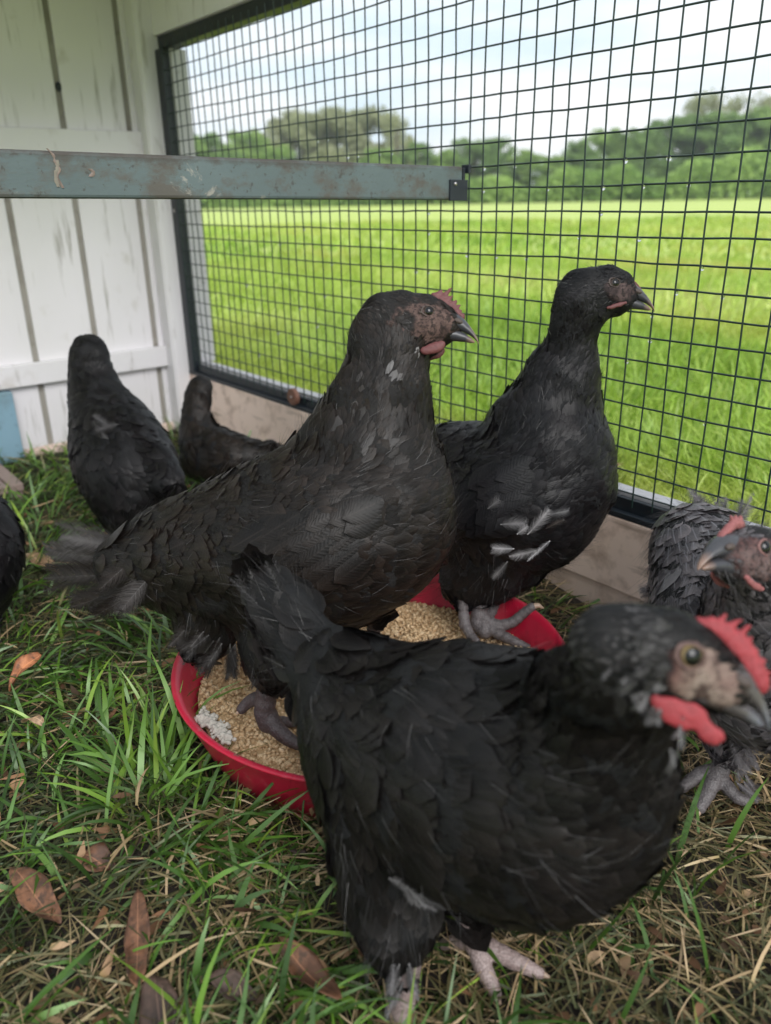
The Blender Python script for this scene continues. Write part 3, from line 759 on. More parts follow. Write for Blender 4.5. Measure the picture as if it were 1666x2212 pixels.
for c in range(-28, 60):
    n = 26; zz = np.linspace(-12.6 * U, 11.8 * U, n); x0 = c * U + rw.normal(0, .0007)
    lines.append(np.stack([x0 + wob(n, .0009), .0 + wob(n, .0010), zz], 1))
vv, ff = tube_arr(lines, .00106)
np_mesh('vertical_wires', vv, ff, M_wire, wp)
lines = []
for r in range(-12, 12):
    n = 90; xx = np.linspace(-28.6 * U, X1, n)
    lines.append(np.stack([xx, .0021 + wob(n, .0006), r * U + rw.normal(0, .0004) + wob(n, .0012)], 1))
vv, ff = tube_arr(lines, .00106)
np_mesh('horizontal_wires', vv, ff, M_wire, wp)
MB().box(-.738, X1, .0045, .012, -.333, -.3135, .0012).build('bottom_rail', M_frame, wp)
MB().box(-.738, X1, -.0045, .0045, -.336, -.329, .001).build('bottom_lip', M_frame, wp)
MB().box(-.738, X1, .0045, .03, .2895, .312, .002).build('top_rail', M_frame, wp)
MB().box(-.738, -.712, -.004, .03, -.329, .2895, .002).build('side_rail', M_frame, wp)
MB().box(-.711, X1, .0125, .036, -.333, -.3095, .0015).build('sill', M_sill, wp)
MB().box(-.711, -.703, .0125, .045, -.3095, .2895, .0015).build('jamb', M_sill, wp)
for (px, py) in ((391, 458),):
    v_, f_ = ICO2; c_ = np.array([-.7255, -.0045, .0005]); np_mesh('screw', v_ * np.array([.004, .0015, .004]) + c_, f_, M_screw, wp)
hb = tag(MB().box(-.738, X1, -.004, .04, .3125, .46, .002).build('header_board', M_white), 'white painted board above the wire panel at the top', 'board')
kb = thing('kickboard', 'dirty whitish timber boards along the ground below the wire panel', 'board', (.3, 0, GZ))
MB().box(-.738, X1, -.0045, .028, -.4285, -.3365, .0015).build('upper_plank', M_kick, kb)
MB().box(-.738, X1, .0, .028, -.478, -.4297, .0008).build('lower_plank', M_kick, kb)
# wooden turn buttons
def knob(px, py, r, label):
    c = CW + (at(px, py, 1) - CW) * ((-.006 - CW[1]) / (at(px, py, 1) - CW)[1])
    o = thing('turn_button', label, 'turn button', tuple(c))
    bm = bmesh.new(); bmesh.ops.create_cone(bm, cap_ends=True, segments=28, radius1=r, radius2=r, depth=.009, matrix=Matrix.Rotation(math.pi / 2, 4, 'X'))
    bmesh.ops.bevel(bm, geom=list(bm.edges), offset=.0015, segments=2, affect='EDGES')
    me = bpy.data.meshes.new('disc'); bm.to_mesh(me); bm.free(); me.materials.append(simple('button_wood', (.16, .075, .05), .6, .4, 60, .3))
    d_ = bpy.data.objects.new('disc', me); COL.objects.link(d_); d_.parent = o
    v_, f_ = ICO2; s_ = np_mesh('screw', v_ * np.array([.0025, .0015, .0025]) + np.array([0, -.005, 0]), f_, M_screw); s_.parent = o
knob(634, 857, .0155, 'round brown wooden button on the bottom rail of the wire panel')
# roost bar
rb = thing('roost_bar', 'weathered blue grey painted wooden perch crossing the pen', 'perch', (.13, -.01, .032))
MB().box(.092, .130, -1.29, -.0125, .0128, .0512, .003).build('timber', M_bar, rb)
MB().box(.1303, .1333, -.036, -.0065, .0118, .0360, .0006).build('end_bracket', M_brk, rb)
MB().box(.093, .1298, -.0120, -.0080, .0155, .0495, .0006).box(.120, .1333, -.0062, -.0016, .0435, .0535, .0006).build('bracket_hook', M_brk, rb)
v_, f_ = ICO2; np_mesh('screw', v_ * np.array([.0016, .0024, .0024]) + np.array([.1335, -.028, .031]), f_, M_screw, rb)
def xface(px, py, x):
    d = at(px, py, 1) - CW; return CW + d * ((x - CW[0]) / d[0])
for path, wd_, mt_ in (([(104, 344), (118, 358), (122, 372), (132, 388), (128, 404), (140, 428)], .0011, M_block), ([(124, 368), (128, 385), (124, 402), (130, 426)], .0020, simple('dried_dropping', (.20, .18, .15), .9, .4, 200, .5)), ([(196, 385), (204, 392), (200, 402)], .0022, M_block)):
    P_ = catmull([list(xface(a, b, .1303)) for a, b in path], 5); V_ = []
    for p_ in P_:
        w2 = wd_ * random.uniform(.6, 1.25); V_ += [p_ + [0, -w2, 0], p_ + [.0007, 0, 0], p_ + [0, w2, 0]]
    F_ = [[i_ * 3 + j, i_ * 3 + j + 1, i_ * 3 + j + 4, i_ * 3 + j + 3] for i_ in range(len(P_) - 1) for j in (0, 1)]
    np_mesh('dried_smear', V_, F_, mt_, rb)
rb.rotation_euler = (-.0172, 0, 0)
# blue post and block at the far left
bp = thing('blue_post', 'pale blue painted timber against the white wall at the left edge', 'post', (-.77, -.43, GZ))
MB().box(-.789, -.765, -.52, -.367, GZ - .02, -.325, .002).build('post', M_blue, bp)
bb = thing('wood_platform', 'low platform of weathered grey brown boards at the left edge', 'platform', (-.55, -.5, GZ))
MB().box(-.76, -.507, -.4595, -.437, -.444, -.430, .002).build('edge_board', M_block, bb)
MB().box(-.76, -.507, -.64, -.4625, -.444, -.430, .002).build('top_board', M_block, bb)
MB().box(-.532, -.512, -.4585, -.439, GZ - .01, -.4445, .002).build('leg', M_block, bb)
MB().box(-.755, -.735, -.4585, -.439, GZ - .01, -.4445, .002).build('leg', M_block, bb)
MB().box(-.532, -.512, -.635, -.615, GZ - .01, -.4445, .002).build('leg', M_block, bb)
# posts, and an unseen roof cut back so its edge shades the upper wall
rf = thing('unseen_shade_roof', 'unseen flat boarded roof over the left of the pen, cut back to shape its shade', 'roof', (.3, -.6, .47))
MB().box(-.95, -.10, -1.40, .10, .47, .50, .003).build('roof_sheet', M_white, rf)
for x_, lb in ((-.80, 'white timber post at the left end of the open side'), (1.36, 'white timber post at the right end of the open side')):
    pp = thing('roof_post', lb, 'post', (x_, -1.36, GZ))
    MB().box(x_ - .02, x_ + .02, -1.38, -1.34, GZ - .02, .47, .002).build('post', M_white, pp)
rail = thing('rail', 'white rail between the roof posts on the open side', 'rail', (.3, -1.32, .03))
MB().box(-.78, 1.34, -1.335, -1.3005, .0, .06, .002).build('timber', M_white, rail)

# ------------------------------------------------------------------ red pan with feed
pan = thing('feed_pan', 'round red rubber feed pan on the grass', 'feed pan', (PANC[0], PANC[1], GZ))
prof = [(0, -.004), (.150, -.004), (.164, .000), (.169, .006), (.181, .040), (.1895, .0615), (.1925, .0650), (.1915, .0665), (.1865, .0655), (.183, .061), (.172, .032), (.160, .012), (0, .010)]
V = []; ns = 96
for r, z in prof:
    for k_ in range(ns):
        a = 2 * math.pi * k_ / ns; wv = 1 + .006 * math.sin(3 * a + 1) * (z > .03)
        V.append((PANC[0] + r * wv * math.cos(a), PANC[1] + r * wv * math.sin(a), GZ + z + .0012 * math.sin(2 * a) * (z > .03)))
F = [[i * ns + k_, i * ns + (k_ + 1) % ns, (i + 1) * ns + (k_ + 1) % ns, (i + 1) * ns + k_] for i in range(len(prof) - 1) for k_ in range(ns)]
np_mesh('bowl', V, F, M_red, pan)
def feed_h(x, y):
    return GZ + .038 + .005 * np.sin(18 * (x - .3) + 7 * y) + .004 * np.sin(33 * y - 21 * x) - .004
rr = np.linspace(0, .1715, 40); aa = np.linspace(0, 2 * math.pi, 90, endpoint=False); R_, A_ = np.meshgrid(rr, aa)
X = PANC[0] + R_ * np.cos(A_); Y = PANC[1] + R_ * np.sin(A_); Z = feed_h(X, Y); n_a, n_r = X.shape; idx = np.arange(X.size).reshape(X.shape)
i2 = np.roll(idx, -1, 0); q = np.stack([idx[:, :-1], idx[:, 1:], i2[:, 1:], i2[:, :-1]], -1).reshape(-1, 4)
def m_feed():
    m, nt, b = mat('feed_crumble')
    a = attr(nt, 'fc'); n1 = noise(nt, 300, 4, .6)
    c = ramp(nt, [(0., (.42, .27, .14)), (.5, (.64, .45, .26)), (1., (.80, .61, .39))], a.outputs['Fac'])
    c = mixc(nt, mth(nt, 'MULTIPLY', n1, .5), c, (.34, .22, .11))
    nt.links.new(c, b.inputs['Base Color']); b.inputs['Roughness'].default_value = .85; bump(nt, b, n1, .4, .0008); return m
M_feed = m_feed()
rng = np.random.default_rng(21)
n = 13000; r = np.sqrt(rng.random(n)) * .1705; a = rng.uniform(0, 6.283, n); fx = PANC[0] + r * np.cos(a); fy = PANC[1] + r * np.sin(a)
fz = feed_h(fx, fy) + rng.uniform(-.001, .003, n); s = rng.gamma(9, .00022, n).clip(.001, .0036)
V0, F0 = ICO1[0], ICO1[1]
if len(V0) > 12:
    pass
q4 = rng.normal(0, 1, (n, 3, 3)); qq, _ = np.linalg.qr(q4)
Vp = (V0[None] * (1 + rng.normal(0, .16, (n, len(V0), 1)))) * (np.array([1.15, .9, .75])[None, None])
Vp = np.einsum('nij,nkj->nki', qq, Vp) * s[:, None, None] + np.stack([fx, fy, fz], 1)[:, None]
Fp = (F0[None] + (np.arange(n) * len(V0))[:, None, None]).reshape(-1, 3)
fs = np_mesh('feed_surface_tmp', np.stack([X, Y, Z], -1).reshape(-1, 3), q, M_feed, fl=('fc', np.full(X.size, .15)))
Vb = np.stack([X, Y, Z], -1).reshape(-1, 3); bpy.data.objects.remove(fs)
qt = np.vstack([q[:, [0, 1, 2]], q[:, [0, 2, 3]]])
Va = np.vstack([Vb, Vp.reshape(-1, 3)]); Fa = np.vstack([qt, Fp + len(Vb)])
fd = np_mesh('feed', Va, Fa, M_feed, smooth=False, fl=('fc', np.r_[np.full(len(Vb), .1), np.repeat(rng.random(n), len(V0))]))
tag(fd, 'pale crumbled chicken feed filling the red pan', 'feed', kind='stuff')
# pale chalky lump by the rim
el = []
def _og(px, py, z):
    d = at(px, py, 1) - CW; return CW + d * ((z - CW[2]) / d[2])
for k_, (px, py) in enumerate(((430, 1552), (440, 1558), (450, 1566), (462, 1574), (474, 1584), (486, 1596))):
    c0 = _og(px, py, GZ + .047); c0 = c0 + (np.array([PANC[0], PANC[1], c0[2]]) - c0) * .015; el.append((c0, np.diag([.0052, .0052, .0034])))
    for _ in range(22): el.append((c0 + np.array([random.gauss(0, .005), random.gauss(0, .005), random.uniform(-.001, .0035)]), np.eye(3) * random.uniform(.0012, .0026)))
v_, f_, _ = union(el, .0008, 1, ICO2)
tag(np_mesh('chalky_lump', v_, f_, simple('chalk', (.48, .45, .40), .9, .35, 500, .9)), 'crusty whitish lump lying on the feed by the pan rim', 'lump')

# ------------------------------------------------------------------ dead leaves
def m_leaf(name, a_, b_, spot=(.05, .03, .02)):
    m, nt, b = mat(name); n1 = noise(nt, 45, 6, .65); n2 = noise(nt, 160, 4, .6)
    u = attr(nt, 'lu')
    c = mixc(nt, ramp(nt, [(.36, (0, 0, 0)), (.64, (1, 1, 1))], n1), tuple(x * .6 for x in a_), b_); c = mixc(nt, ramp(nt, [(.50, (0, 0, 0)), (.64, (.85, .85, .85))], n2), c, spot)
    c = mixc(nt, ramp(nt, [(.50, (0, 0, 0)), (.60, (.8, .8, .8))], noise(nt, 28, 4, .6)), c, tuple(x * .45 for x in a_))
    c = mixc(nt, ramp(nt, [(.0, (.6, .6, .6)), (.07, (0, 0, 0))], u.outputs['Fac']), c, tuple(min(1, x * 1.6) for x in b_))
    nt.links.new(c, b.inputs['Base Color']); b.inputs['Roughness'].default_value = .62; bump(nt, b, n1, .5, .002); return m
ML_br = m_leaf('brown_leaf', (.13, .055, .028), (.26, .12, .065)); ML_or = m_leaf('orange_leaf', (.36, .12, .045), (.50, .20, .09))
ML_dk = m_leaf('dark_leaf', (.055, .032, .025), (.11, .065, .048)); ML_tan = m_leaf('tan_leaf', (.40, .24, .13), (.52, .34, .20))
def onground(px, py, z):
    d = at(px, py, 1) - CW; return CW + d * ((z - CW[2]) / d[2])
def dleaf(px0, py0, px1, py1, wpx, mt, label, z=.02, curl=.25, z1=None, shape=1.0):
    a = onground(px0, py0, GZ + z); b = onground(px1, py1, GZ + (z if z1 is None else z1)); Lf = np.linalg.norm(b - a); d = (b - a) / Lf
    dep = (a - CW) @ ZC; wd = wpx / FD * dep * .5
    up = np.array([0, 0, 1.]); S = unit(np.cross(d, up)); up = np.cross(S, d); nu, nv = 9, 17; V = []; lu = []
    ph = random.uniform(0, 6)
    for i in range(nv):
        t = i / (nv - 1); w_ = wd * (math.sin(math.pi * min(1, t * .96 + .02)) ** (.6 * shape)) * (1 + .07 * math.sin(14 * t + ph))
        for j in range(nu):
            u = -1 + 2 * j / (nu - 1)
            V.append(a + d * Lf * t + S * w_ * u * (1 - .15 * curl) + up * (w_ * curl * u * u * 1.2 + .004 * math.sin(5 * t + ph + u) * 1.0 - .0)); lu.append(abs(u))
    F = [[i * nu + j, i * nu + j + 1, (i + 1) * nu + j + 1, (i + 1) * nu + j] for i in range(nv - 1) for j in range(nu - 1)]
    th = [np.array(v) - up * .0006 for v in V]; n0 = len(V)
    F2 = [[x + n0 for x in f][::-1] for f in F]
    rim = [j for j in range(nu)] + [i * nu + nu - 1 for i in range(1, nv)] + [(nv - 1) * nu + j for j in range(nu - 2, -1, -1)] + [i * nu for i in range(nv - 2, 0, -1)]
    F3 = [[rim[k_], rim[(k_ + 1) % len(rim)], rim[(k_ + 1) % len(rim)] + n0, rim[k_] + n0][::-1] for k_ in range(len(rim))]
    o = np_mesh('dead_leaf', V + th, F + F2 + F3, mt, fl=('lu', lu + lu))
    tag(o, label, 'dead leaf', 'dead leaves lying on the grass')
random.seed(4)
dleaf(300, 1930, 292, 2130, 52, ML_br, 'long upright reddish brown leaf at the bottom left, below the grass tuft', .022, .2)
dleaf(335, 2110, 350, 2260, 80, ML_dk, 'dark purplish brown leaf under the tip of the long brown leaf', .014, .15)
dleaf(610, 2040, 735, 2165, 62, ML_br, 'speckled brown oval leaf between the long leaf and the near hen foot', .026, .25)
dleaf(30, 1880, 125, 1990, 62, ML_br, 'curled reddish brown leaf at the left edge on bare soil', .02, .3)
dleaf(170, 1850, 245, 1870, 60, ML_br, 'brown leaf half hidden behind green blades left of the tuft', .018, .35)
dleaf(235, 1870, 310, 1810, 45, ML_dk, 'darker brown leaf tip poking from the grass beside the half hidden leaf', .016, .3)
dleaf(18, 1490, 85, 1410, 40, ML_or, 'bright orange folded leaf at the left edge', .03, .5, .05)
dleaf(45, 1553, 95, 1560, 22, ML_tan, 'small pale tan leaf below the orange folded leaf', .028, .2)
dleaf(90, 1175, 135, 1195, 20, ML_or, 'small orange red leaf beside the far left hen', .02, .2)
dleaf(60, 1200, 130, 1235, 34, ML_tan, 'tan curled leaf beside the small orange red leaf', .018, .3)
dleaf(580, 1800, 660, 1850, 46, ML_dk, 'dark brown leaf in shadow under the red pan', .014, .2)
dleaf(180, 1008, 258, 998, 18, ML_tan, 'long tan strip of dry leaf near the white wall', .035, .1, .035, .5)
dleaf(450, 2110, 560, 2160, 50, ML_dk, 'crumpled greyish brown leaf at the bottom between two larger leaves', .014, .4)
dleaf(1290, 1008, 1345, 1000, 30, ML_tan, 'pale tan leaf in the lawn just beyond the wire', .03, .3)
dleaf(1262, 1045, 1322, 1028, 30, ML_tan, 'tan leaf on the lawn beyond the wire, lower of two', .03, .3)

# water drops on the wires
vD, fD = ICO2
md, ntd, bd = mat('water'); bd.inputs['Transmission Weight'].default_value = 1; bd.inputs['Roughness'].default_value = .02; bd.inputs['IOR'].default_value = 1.33
spots = [(19 - k_, 0) for k_ in ()] + [(14, 2), (13, 1), (15, 1), (13, 0), (16, 2), (17, 1), (6, 2), (8, 2), (10, 1), (5, -2), (2, 0), (2, -1), (1, -3), (2, -3), (9, -2), (11, -3), (3, -2), (6, 1), (7, -2), (15, -1),
         (18, -2), (17, -3), (19, -3), (15, -6), (16, -5), (-9, 0), (-10, -1), (-13, -2), (-7, -3), (-17, -1), (-8, -5), (-11, -6), (-18, -5), (-21, -7), (-14, -8), (-9, -7), (-17, -10), (-10, -9), (-4, 3), (-5, 3), (-2, 3), (-1, 3), (-8, 4), (-7, 4), (12, -1), (13, -11), (16, -4), (19, -8)]
first = None
for c_, r_ in spots:
    if first is None:
        me = bpy.data.meshes.new('water_drop'); me.from_pydata((vD * np.array([1, 1, 1.25]) + vD[:, 2:3] * 0).tolist(), [], fD.tolist()); me.materials.append(md)
        me.polygons.foreach_set('use_smooth', np.ones(len(me.polygons), bool)); o = first = bpy.data.objects.new('water_drop', me)
        tag(o, 'clear water drop hanging from the wire mesh', 'water drop', 'water drops on the wire mesh')
    else: o = first.copy()
    COL.objects.link(o); s_ = random.uniform(.0018, .0029); o.scale = (s_,) * 3
    o.location = (c_ * U + random.uniform(-.001, .001), .001, r_ * U - .0025)

# ------------------------------------------------------------------ trees beyond the field
def m_crown(name, a_, b_):
    m, nt, b = mat(name); nt.nodes.remove(b); o = nt.nodes['Material Output']
    a = attr(nt, 'ga'); s = N(nt, 'ShaderNodeSeparateColor'); nt.links.new(a.outputs['Color'], s.inputs[0])
    c = mixc(nt, s.outputs[0], a_, b_)
    d = N(nt, 'ShaderNodeBsdfDiffuse'); tr = N(nt, 'ShaderNodeBsdfTranslucent'); nt.links.new(c, d.inputs[0]); nt.links.new(c, tr.inputs[0])
    m1 = N(nt, 'ShaderNodeMixShader', ins={0: .35}); nt.links.new(d.outputs[0], m1.inputs[1]); nt.links.new(tr.outputs[0], m1.inputs[2]); nt.links.new(m1.outputs[0], o.inputs[0]); return m
MC = [m_crown('spring_leaves', (.19, .31, .085), (.38, .52, .16)), m_crown('mid_leaves', (.15, .25, .085), (.29, .42, .14)), m_crown('hazed_olive_leaves', (.27, .30, .16), (.43, .45, .26))]  # olive set is paler: haze on the far crowns mixed into leaf colour
M_bark = simple('bark', (.12, .095, .075), .9, .4, 8, .6)
def crown_mesh(seed, nclump, nleaf, dense=1., mt=0, lo=.15, wid=.46, gap=.0):
    r = np.random.default_rng(seed); V = []; C = []
    cl = []
    for _ in range(nclump):
        z = r.uniform(lo, .93); wr = wid * (math.sin(math.pi * ((z - lo) / (1 - lo)) ** .75) ** .6 + .08); a = r.uniform(0, 6.283); q = r.random() ** .45
        cl.append((q * wr * math.cos(a), q * wr * math.sin(a), z, r.uniform(.07, .14)))
    per = nleaf // nclump
    for (x, y, z, rad) in cl:
        g_ = unit(r.normal(0, 1, (per, 3))) * (rad * r.random((per, 1)) ** .4) * np.array([1.2, 1.2, .75]); c = g_ + (x, y, z)
        s_ = r.uniform(.013, .030, (per, 1)); a1 = unit(r.normal(0, 1, (per, 3)) + [0, 0, .4]); a2 = unit(np.cross(a1, r.normal(0, 1, (per, 3))))
        quad = np.stack([c - a1 * s_, c - a2 * s_ * .6, c + a1 * s_, c + a2 * s_ * .6], 1); V.append(quad.reshape(-1, 3))
        cc_ = np.clip(r.normal(r.uniform(.2, .8), .18, per), 0, 1); C.append(np.repeat(np.stack([cc_, cc_, cc_, cc_ * 0 + 1], 1), 4, 0))
    V = np.vstack(V); C = np.vstack(C); k = len(V) // 4
    me_o = np_mesh('crown', V, np.arange(k * 4).reshape(-1, 4), MC[mt], smooth=False, cols=('ga', C))
    # trunk and limbs
    lines = []; 
    top = np.array([r.uniform(-.03, .03), r.uniform(-.03, .03), .8])
    lines.append(catmull([[0, 0, -.02, .028], [.01, 0, .2, .022], [0, .01, .45, .015], list(top) + [.005]], 4))
    for (x, y, z, rad) in cl[:14]:
        z0 = max(.12, z * .55); lines.append(catmull([[0, 0, z0, .010], [x * .5, y * .5, (z0 + z) / 2, .006], [x, y, z, .002]], 4))
    V = []; F = []; kk = 0
    for ln in lines:
        P_ = ln[:, :3]; T = unit(np.gradient(P_, axis=0)); A = unit(np.cross(T, [.3, .9, .1])); B = np.cross(T, A)
        for i in range(len(P_)):
            for s_ in range(6):
                an = s_ * math.pi / 3; V.append(P_[i] + (A[i] * math.cos(an) + B[i] * math.sin(an)) * ln[i, 3])
        for i in range(len(P_) - 1):
            for s_ in range(6): F.append([kk + i * 6 + s_, kk + i * 6 + (s_ + 1) % 6, kk + (i + 1) * 6 + (s_ + 1) % 6, kk + (i + 1) * 6 + s_])
        kk += len(P_) * 6
    tr_o = np_mesh('trunk', np.array(V), np.array(F), M_bark)
    ms = (me_o.data, tr_o.data); bpy.data.objects.remove(me_o); bpy.data.objects.remove(tr_o); return ms
protos = [crown_mesh(1, 80, 12000, mt=0), crown_mesh(2, 75, 11000, mt=1, wid=.42), crown_mesh(3, 90, 14000, mt=2, wid=.6), crown_mesh(4, 30, 2200, mt=2, wid=.40, lo=.3), crown_mesh(5, 80, 12000, mt=1, wid=.55), crown_mesh(6, 80, 12000, mt=0, wid=.5, lo=.05)]
trees = [ # px, top py, distance, proto, width factor, label
    (405, 300, 72, 0, 1.0, 'bright green tree nearest the left rail of the wire panel'),
    (452, 292, 75, 1, .9, 'green tree second from the left rail of the wire panel'),
    (500, 330, 70, 4, .9, 'low green tree in the dip left of the pointed tree'),
    (545, 288, 74, 5, .8, 'pointed light green tree left of the big hazy crown'),
    (600, 318, 70, 0, .9, 'low bright tree below the left flank of the big hazy crown'),
    (680, 252, 88, 2, 1.15, 'large broad olive crown of the middle group, left half'),
    (765, 248, 92, 2, 1.15, 'large broad olive crown of the middle group, right half'),
    (858, 255, 85, 3, .6, 'thin sparse treetop standing right of the big olive crowns'),
    (820, 330, 72, 5, 1.0, 'low light green tree under the sparse treetop'),
    (905, 318, 74, 1, .8, 'small rounded tree above the end of the perch'),
    (958, 336, 73, 0, .7, 'small bright tree just left of the perch end bracket'),
    (1010, 314, 74, 4, .9, 'rounded mid green tree above the perch bracket'),
    (1062, 312, 76, 1, .9, 'rounded mid green tree right of the perch bracket'),
    (1130, 338, 73, 0, .9, 'low green tree in the first dip right of the perch'),
    (1190, 352, 70, 5, .9, 'lowest tree of the row in the widest dip'),
    (1245, 322, 74, 1, .8, 'tree at the left foot of the rising wood'),
    (1305, 298, 78, 0, .9, 'bright tree on the rising edge of the wood'),
    (1360, 300, 77, 4, .9, 'dark tree in the rising edge of the wood'),
    (1425, 278, 80, 1, .9, 'tree just left of the tallest pair'),
    (1515, 226, 84, 3, .9, 'tallest thin treetop on the right, left of its twin'),
    (1592, 232, 86, 3, .85, 'tall thin treetop on the right, right of its twin'),
    (1510, 272, 78, 1, 1.1, 'full green crown under the tallest treetop'),
    (1585, 268, 80, 4, 1.1, 'full dark crown between the tall pair and the right edge'),
    (1650, 258, 79, 0, 1.1, 'bright green crown at the right edge of the view'),
    (1735, 262, 82, 5, 1.1, 'green crown beyond the right edge of the view')]
for px, py, D_, pi, wf, lb in trees:
    base = at(px, 440 + (px - 833) * .0, D_); hgt = (437 - py) / FD * D_ + .5
    base = np.array([base[0], base[1], GZ]); t = thing('tree', lb, 'tree', tuple(base), 'trees beyond the field')
    hgt *= .95
    for me, nm in zip(protos[pi], ('crown', 'trunk')):
        o = bpy.data.objects.new(nm, me); COL.objects.link(o); o.parent = t; o.scale = (hgt * wf, hgt * wf, hgt); o.rotation_euler = (0, 0, random.uniform(0, 6.28))
# undergrowth: one continuous leafy bank at the wood's foot
r = np.random.default_rng(31); n = 60000
px = r.uniform(330, 1800, n); dd = r.uniform(60, 72, n)
base = CW + dd[:, None] * (ZC + XC * ((px - 833) / FD)[:, None] + YC * ((440 - 1106) / FD))
hmax = 1.9 + .55 * np.sin(px * .021) + .4 * np.sin(px * .047 + 1) + np.clip((px - 1250) / 400, 0, 1) * 1.2
hz = hmax * r.random(n) ** .8; c = np.stack([base[:, 0], base[:, 1], GZ + hz], 1)
s_ = r.uniform(.10, .24, (n, 1)); a1 = unit(r.normal(0, 1, (n, 3))); a2 = unit(np.cross(a1, r.normal(0, 1, (n, 3))))
V = np.stack([c - a1 * s_, c - a2 * s_ * .7, c + a1 * s_, c + a2 * s_ * .7], 1).reshape(-1, 3)
cv = np.clip(.45 + .25 * np.sin(px * .05 + dd) + .25 * np.sin(px * .013) + r.normal(0, .15, n), 0, 1)
o = np_mesh('undergrowth', V, np.arange(n * 4).reshape(-1, 4), MC[0], smooth=False, cols=('ga', np.repeat(np.stack([cv, cv, cv, cv * 0 + 1], 1), 4, 0)))
tag(o, kind='stuff')

# thin morning haze that pales the far wood
hz_ = MB().box(-290, 290, -290, 290, GZ - 1.1, 18, 0).build('haze', bpy.data.materials.new('haze_air'))
hm = hz_.data.materials[0]; hm.use_nodes = True; hn = hm.node_tree; hn.nodes.clear()
ho = N(hn, 'ShaderNodeOutputMaterial'); hv = N(hn, 'ShaderNodeVolumePrincipled', ins={'Color': (.93, .96, 1.0, 1), 'Density': .0011, 'Anisotropy': .2}); hn.links.new(hv.outputs[0], ho.inputs['Volume'])
tag(hz_, kind='stuff')
# ================================================================== HENS
# --- middle hen (standing in the pan, profile to the right)
fm = Frame(873, 697, .690, 2, 4, 71)
make_hen('hen', 'large brownish black hen in the middle of the pan with a small spiky dusky comb', tuple(at(600, 1560, .705)),
    [ # body
     [(250, 1222, .725, 62, .55, 2.6), (340, 1205, .722, 100, .7, 2.6), (460, 1200, .715, 150, .78, 2.4), (590, 1180, .708, 190, .82, 2.4), (720, 1150, .702, 212, .82, 2.1), (800, 1110, .700, 188, .85, 1.8), (845, 1060, .698, 140, .85, 1.6)],
     # neck
     [(790, 1020, .70, 168, .80, 1.7), (800, 960, .698, 142, .78, 1.5), (820, 880, .696, 116, .76, 1.35), (826, 810, .693, 96, .76, 1.15), (835, 750, .691, 82, .76, .9), (838, 712, .69, 78, .76, .75)],
     # vent fluff and thigh
     [(470, 1270, .715, 110, .7, 2.4), (450, 1330, .712, 86, .65, 2.2), (440, 1368, .71, 60, .6, 2.0)],
     [(620, 1260, .700, 140, .62, 2.3), (610, 1350, .690, 105, .55, 2.0), (600, 1430, .685, 66, .55, 1.6)],
     [(780, 1240, .715, 80, .6, 2.2), (800, 1300, .72, 46, .6, 1.8)]],
    fm, None, M_fe_mid, M_bo_mid, voxel=.0026,
    comb=comb_rows([(.86, .84, .08), (1.2, .66, .12), (1.5, .42, .13), (1.75, .20, .09)],
                   [(.95, .82, 1.16, 1.10, .11), (1.10, .74, 1.35, 1.02, .12), (1.24, .66, 1.48, .90, .12), (1.38, .55, 1.62, .74, .11), (1.50, .44, 1.70, .56, .10), (1.60, .34, 1.78, .40, .09), (1.68, .26, 1.82, .26, .07)], .085),
    wattle=[(.62, -.92, .10, .09), (.80, -.90, .155, .10), (.98, -.84, .165, .10), (1.13, -.76, .12, .09)],
    legs=[([[(590, 1440, .69, 10), (578, 1490, .69, 9.5), (572, 1535, .695, 9.5), (580, 1560, .698, 9.5)],
            [(578, 1545, .696, 9), (596, 1572, .692, 7.5), (620, 1594, .690, 6.5), (642, 1608, .688, 5)],
            [(574, 1520, .697, 7.5), (554, 1510, .704, 6.5), (536, 1518, .708, 5.5), (522, 1532, .708, 4.6)],
            [(590, 1560, .706, 6), (625, 1560, .715, 5), (655, 1560, .72, 4)]],
           [[(642, 1608, .688, 4), (656, 1618, .686, 1.2)], [(522, 1532, .708, 3.6), (512, 1541, .706, 1.2)]], M_leg_dk),
          ([[(800, 1310, .72, 7), (812, 1400, .75, 6), (820, 1450, .76, 6)], [(820, 1450, .76, 6), (860, 1475, .755, 5), (890, 1485, .75, 4)], [(820, 1450, .76, 6), (840, 1500, .74, 5), (850, 1530, .73, 4)]],
           [[(890, 1485, .75, 3), (900, 1490, .75, 1.2)]], M_leg_dk)],
    pale=[(850, 835, .66, 11, .8, .3), (832, 815, .66, 8, .8, .35), (905, 775, .67, 16, .6, .6), (775, 900, .64, 110, .09, .09)],
    tail=[(280, 1180, .73, 120, 1162, .75, 92, 5, .16), (270, 1210, .728, 100, 1200, .75, 88, 5, .10), (270, 1240, .728, 95, 1250, .745, 90, 5, .02), (280, 1260, .72, 140, 1305, .735, 92, 5, 0), (300, 1270, .71, 200, 1330, .72, 86, 5, 0), (330, 1240, .70, 255, 1325, .69, 90, 5, 0), (330, 1200, .70, 215, 1250, .705, 86, 5, 0), (470, 1390, .695, 430, 1450, .69, 44, 12, 0.03), (420, 1350, .70, 372, 1385, .70, 44, 10, 0.03), (440, 1370, .69, 395, 1420, .685, 40, 10, .02), (500, 1400, .685, 500, 1460, .68, 44, 8, 0), (560, 1420, .68, 560, 1475, .675, 40, 8, 0), (620, 1420, .68, 625, 1470, .675, 40, 6, 0)],
    wingreg=[(820 - 26 * i + random.uniform(-6, 6), 1085 + 26 * j + 5 * i, .628 + .006 * abs(j - 2), 735 - 26 * i, 1125 + 28 * j + 9 * i, .626 + .005 * i + .004 * j, 62) for j in range(5) for i in range(9 - j)],
    eye=.15, seed=3, hair=15000, droop=.22, facebox=(-.40, 1.75, -.85, .60))

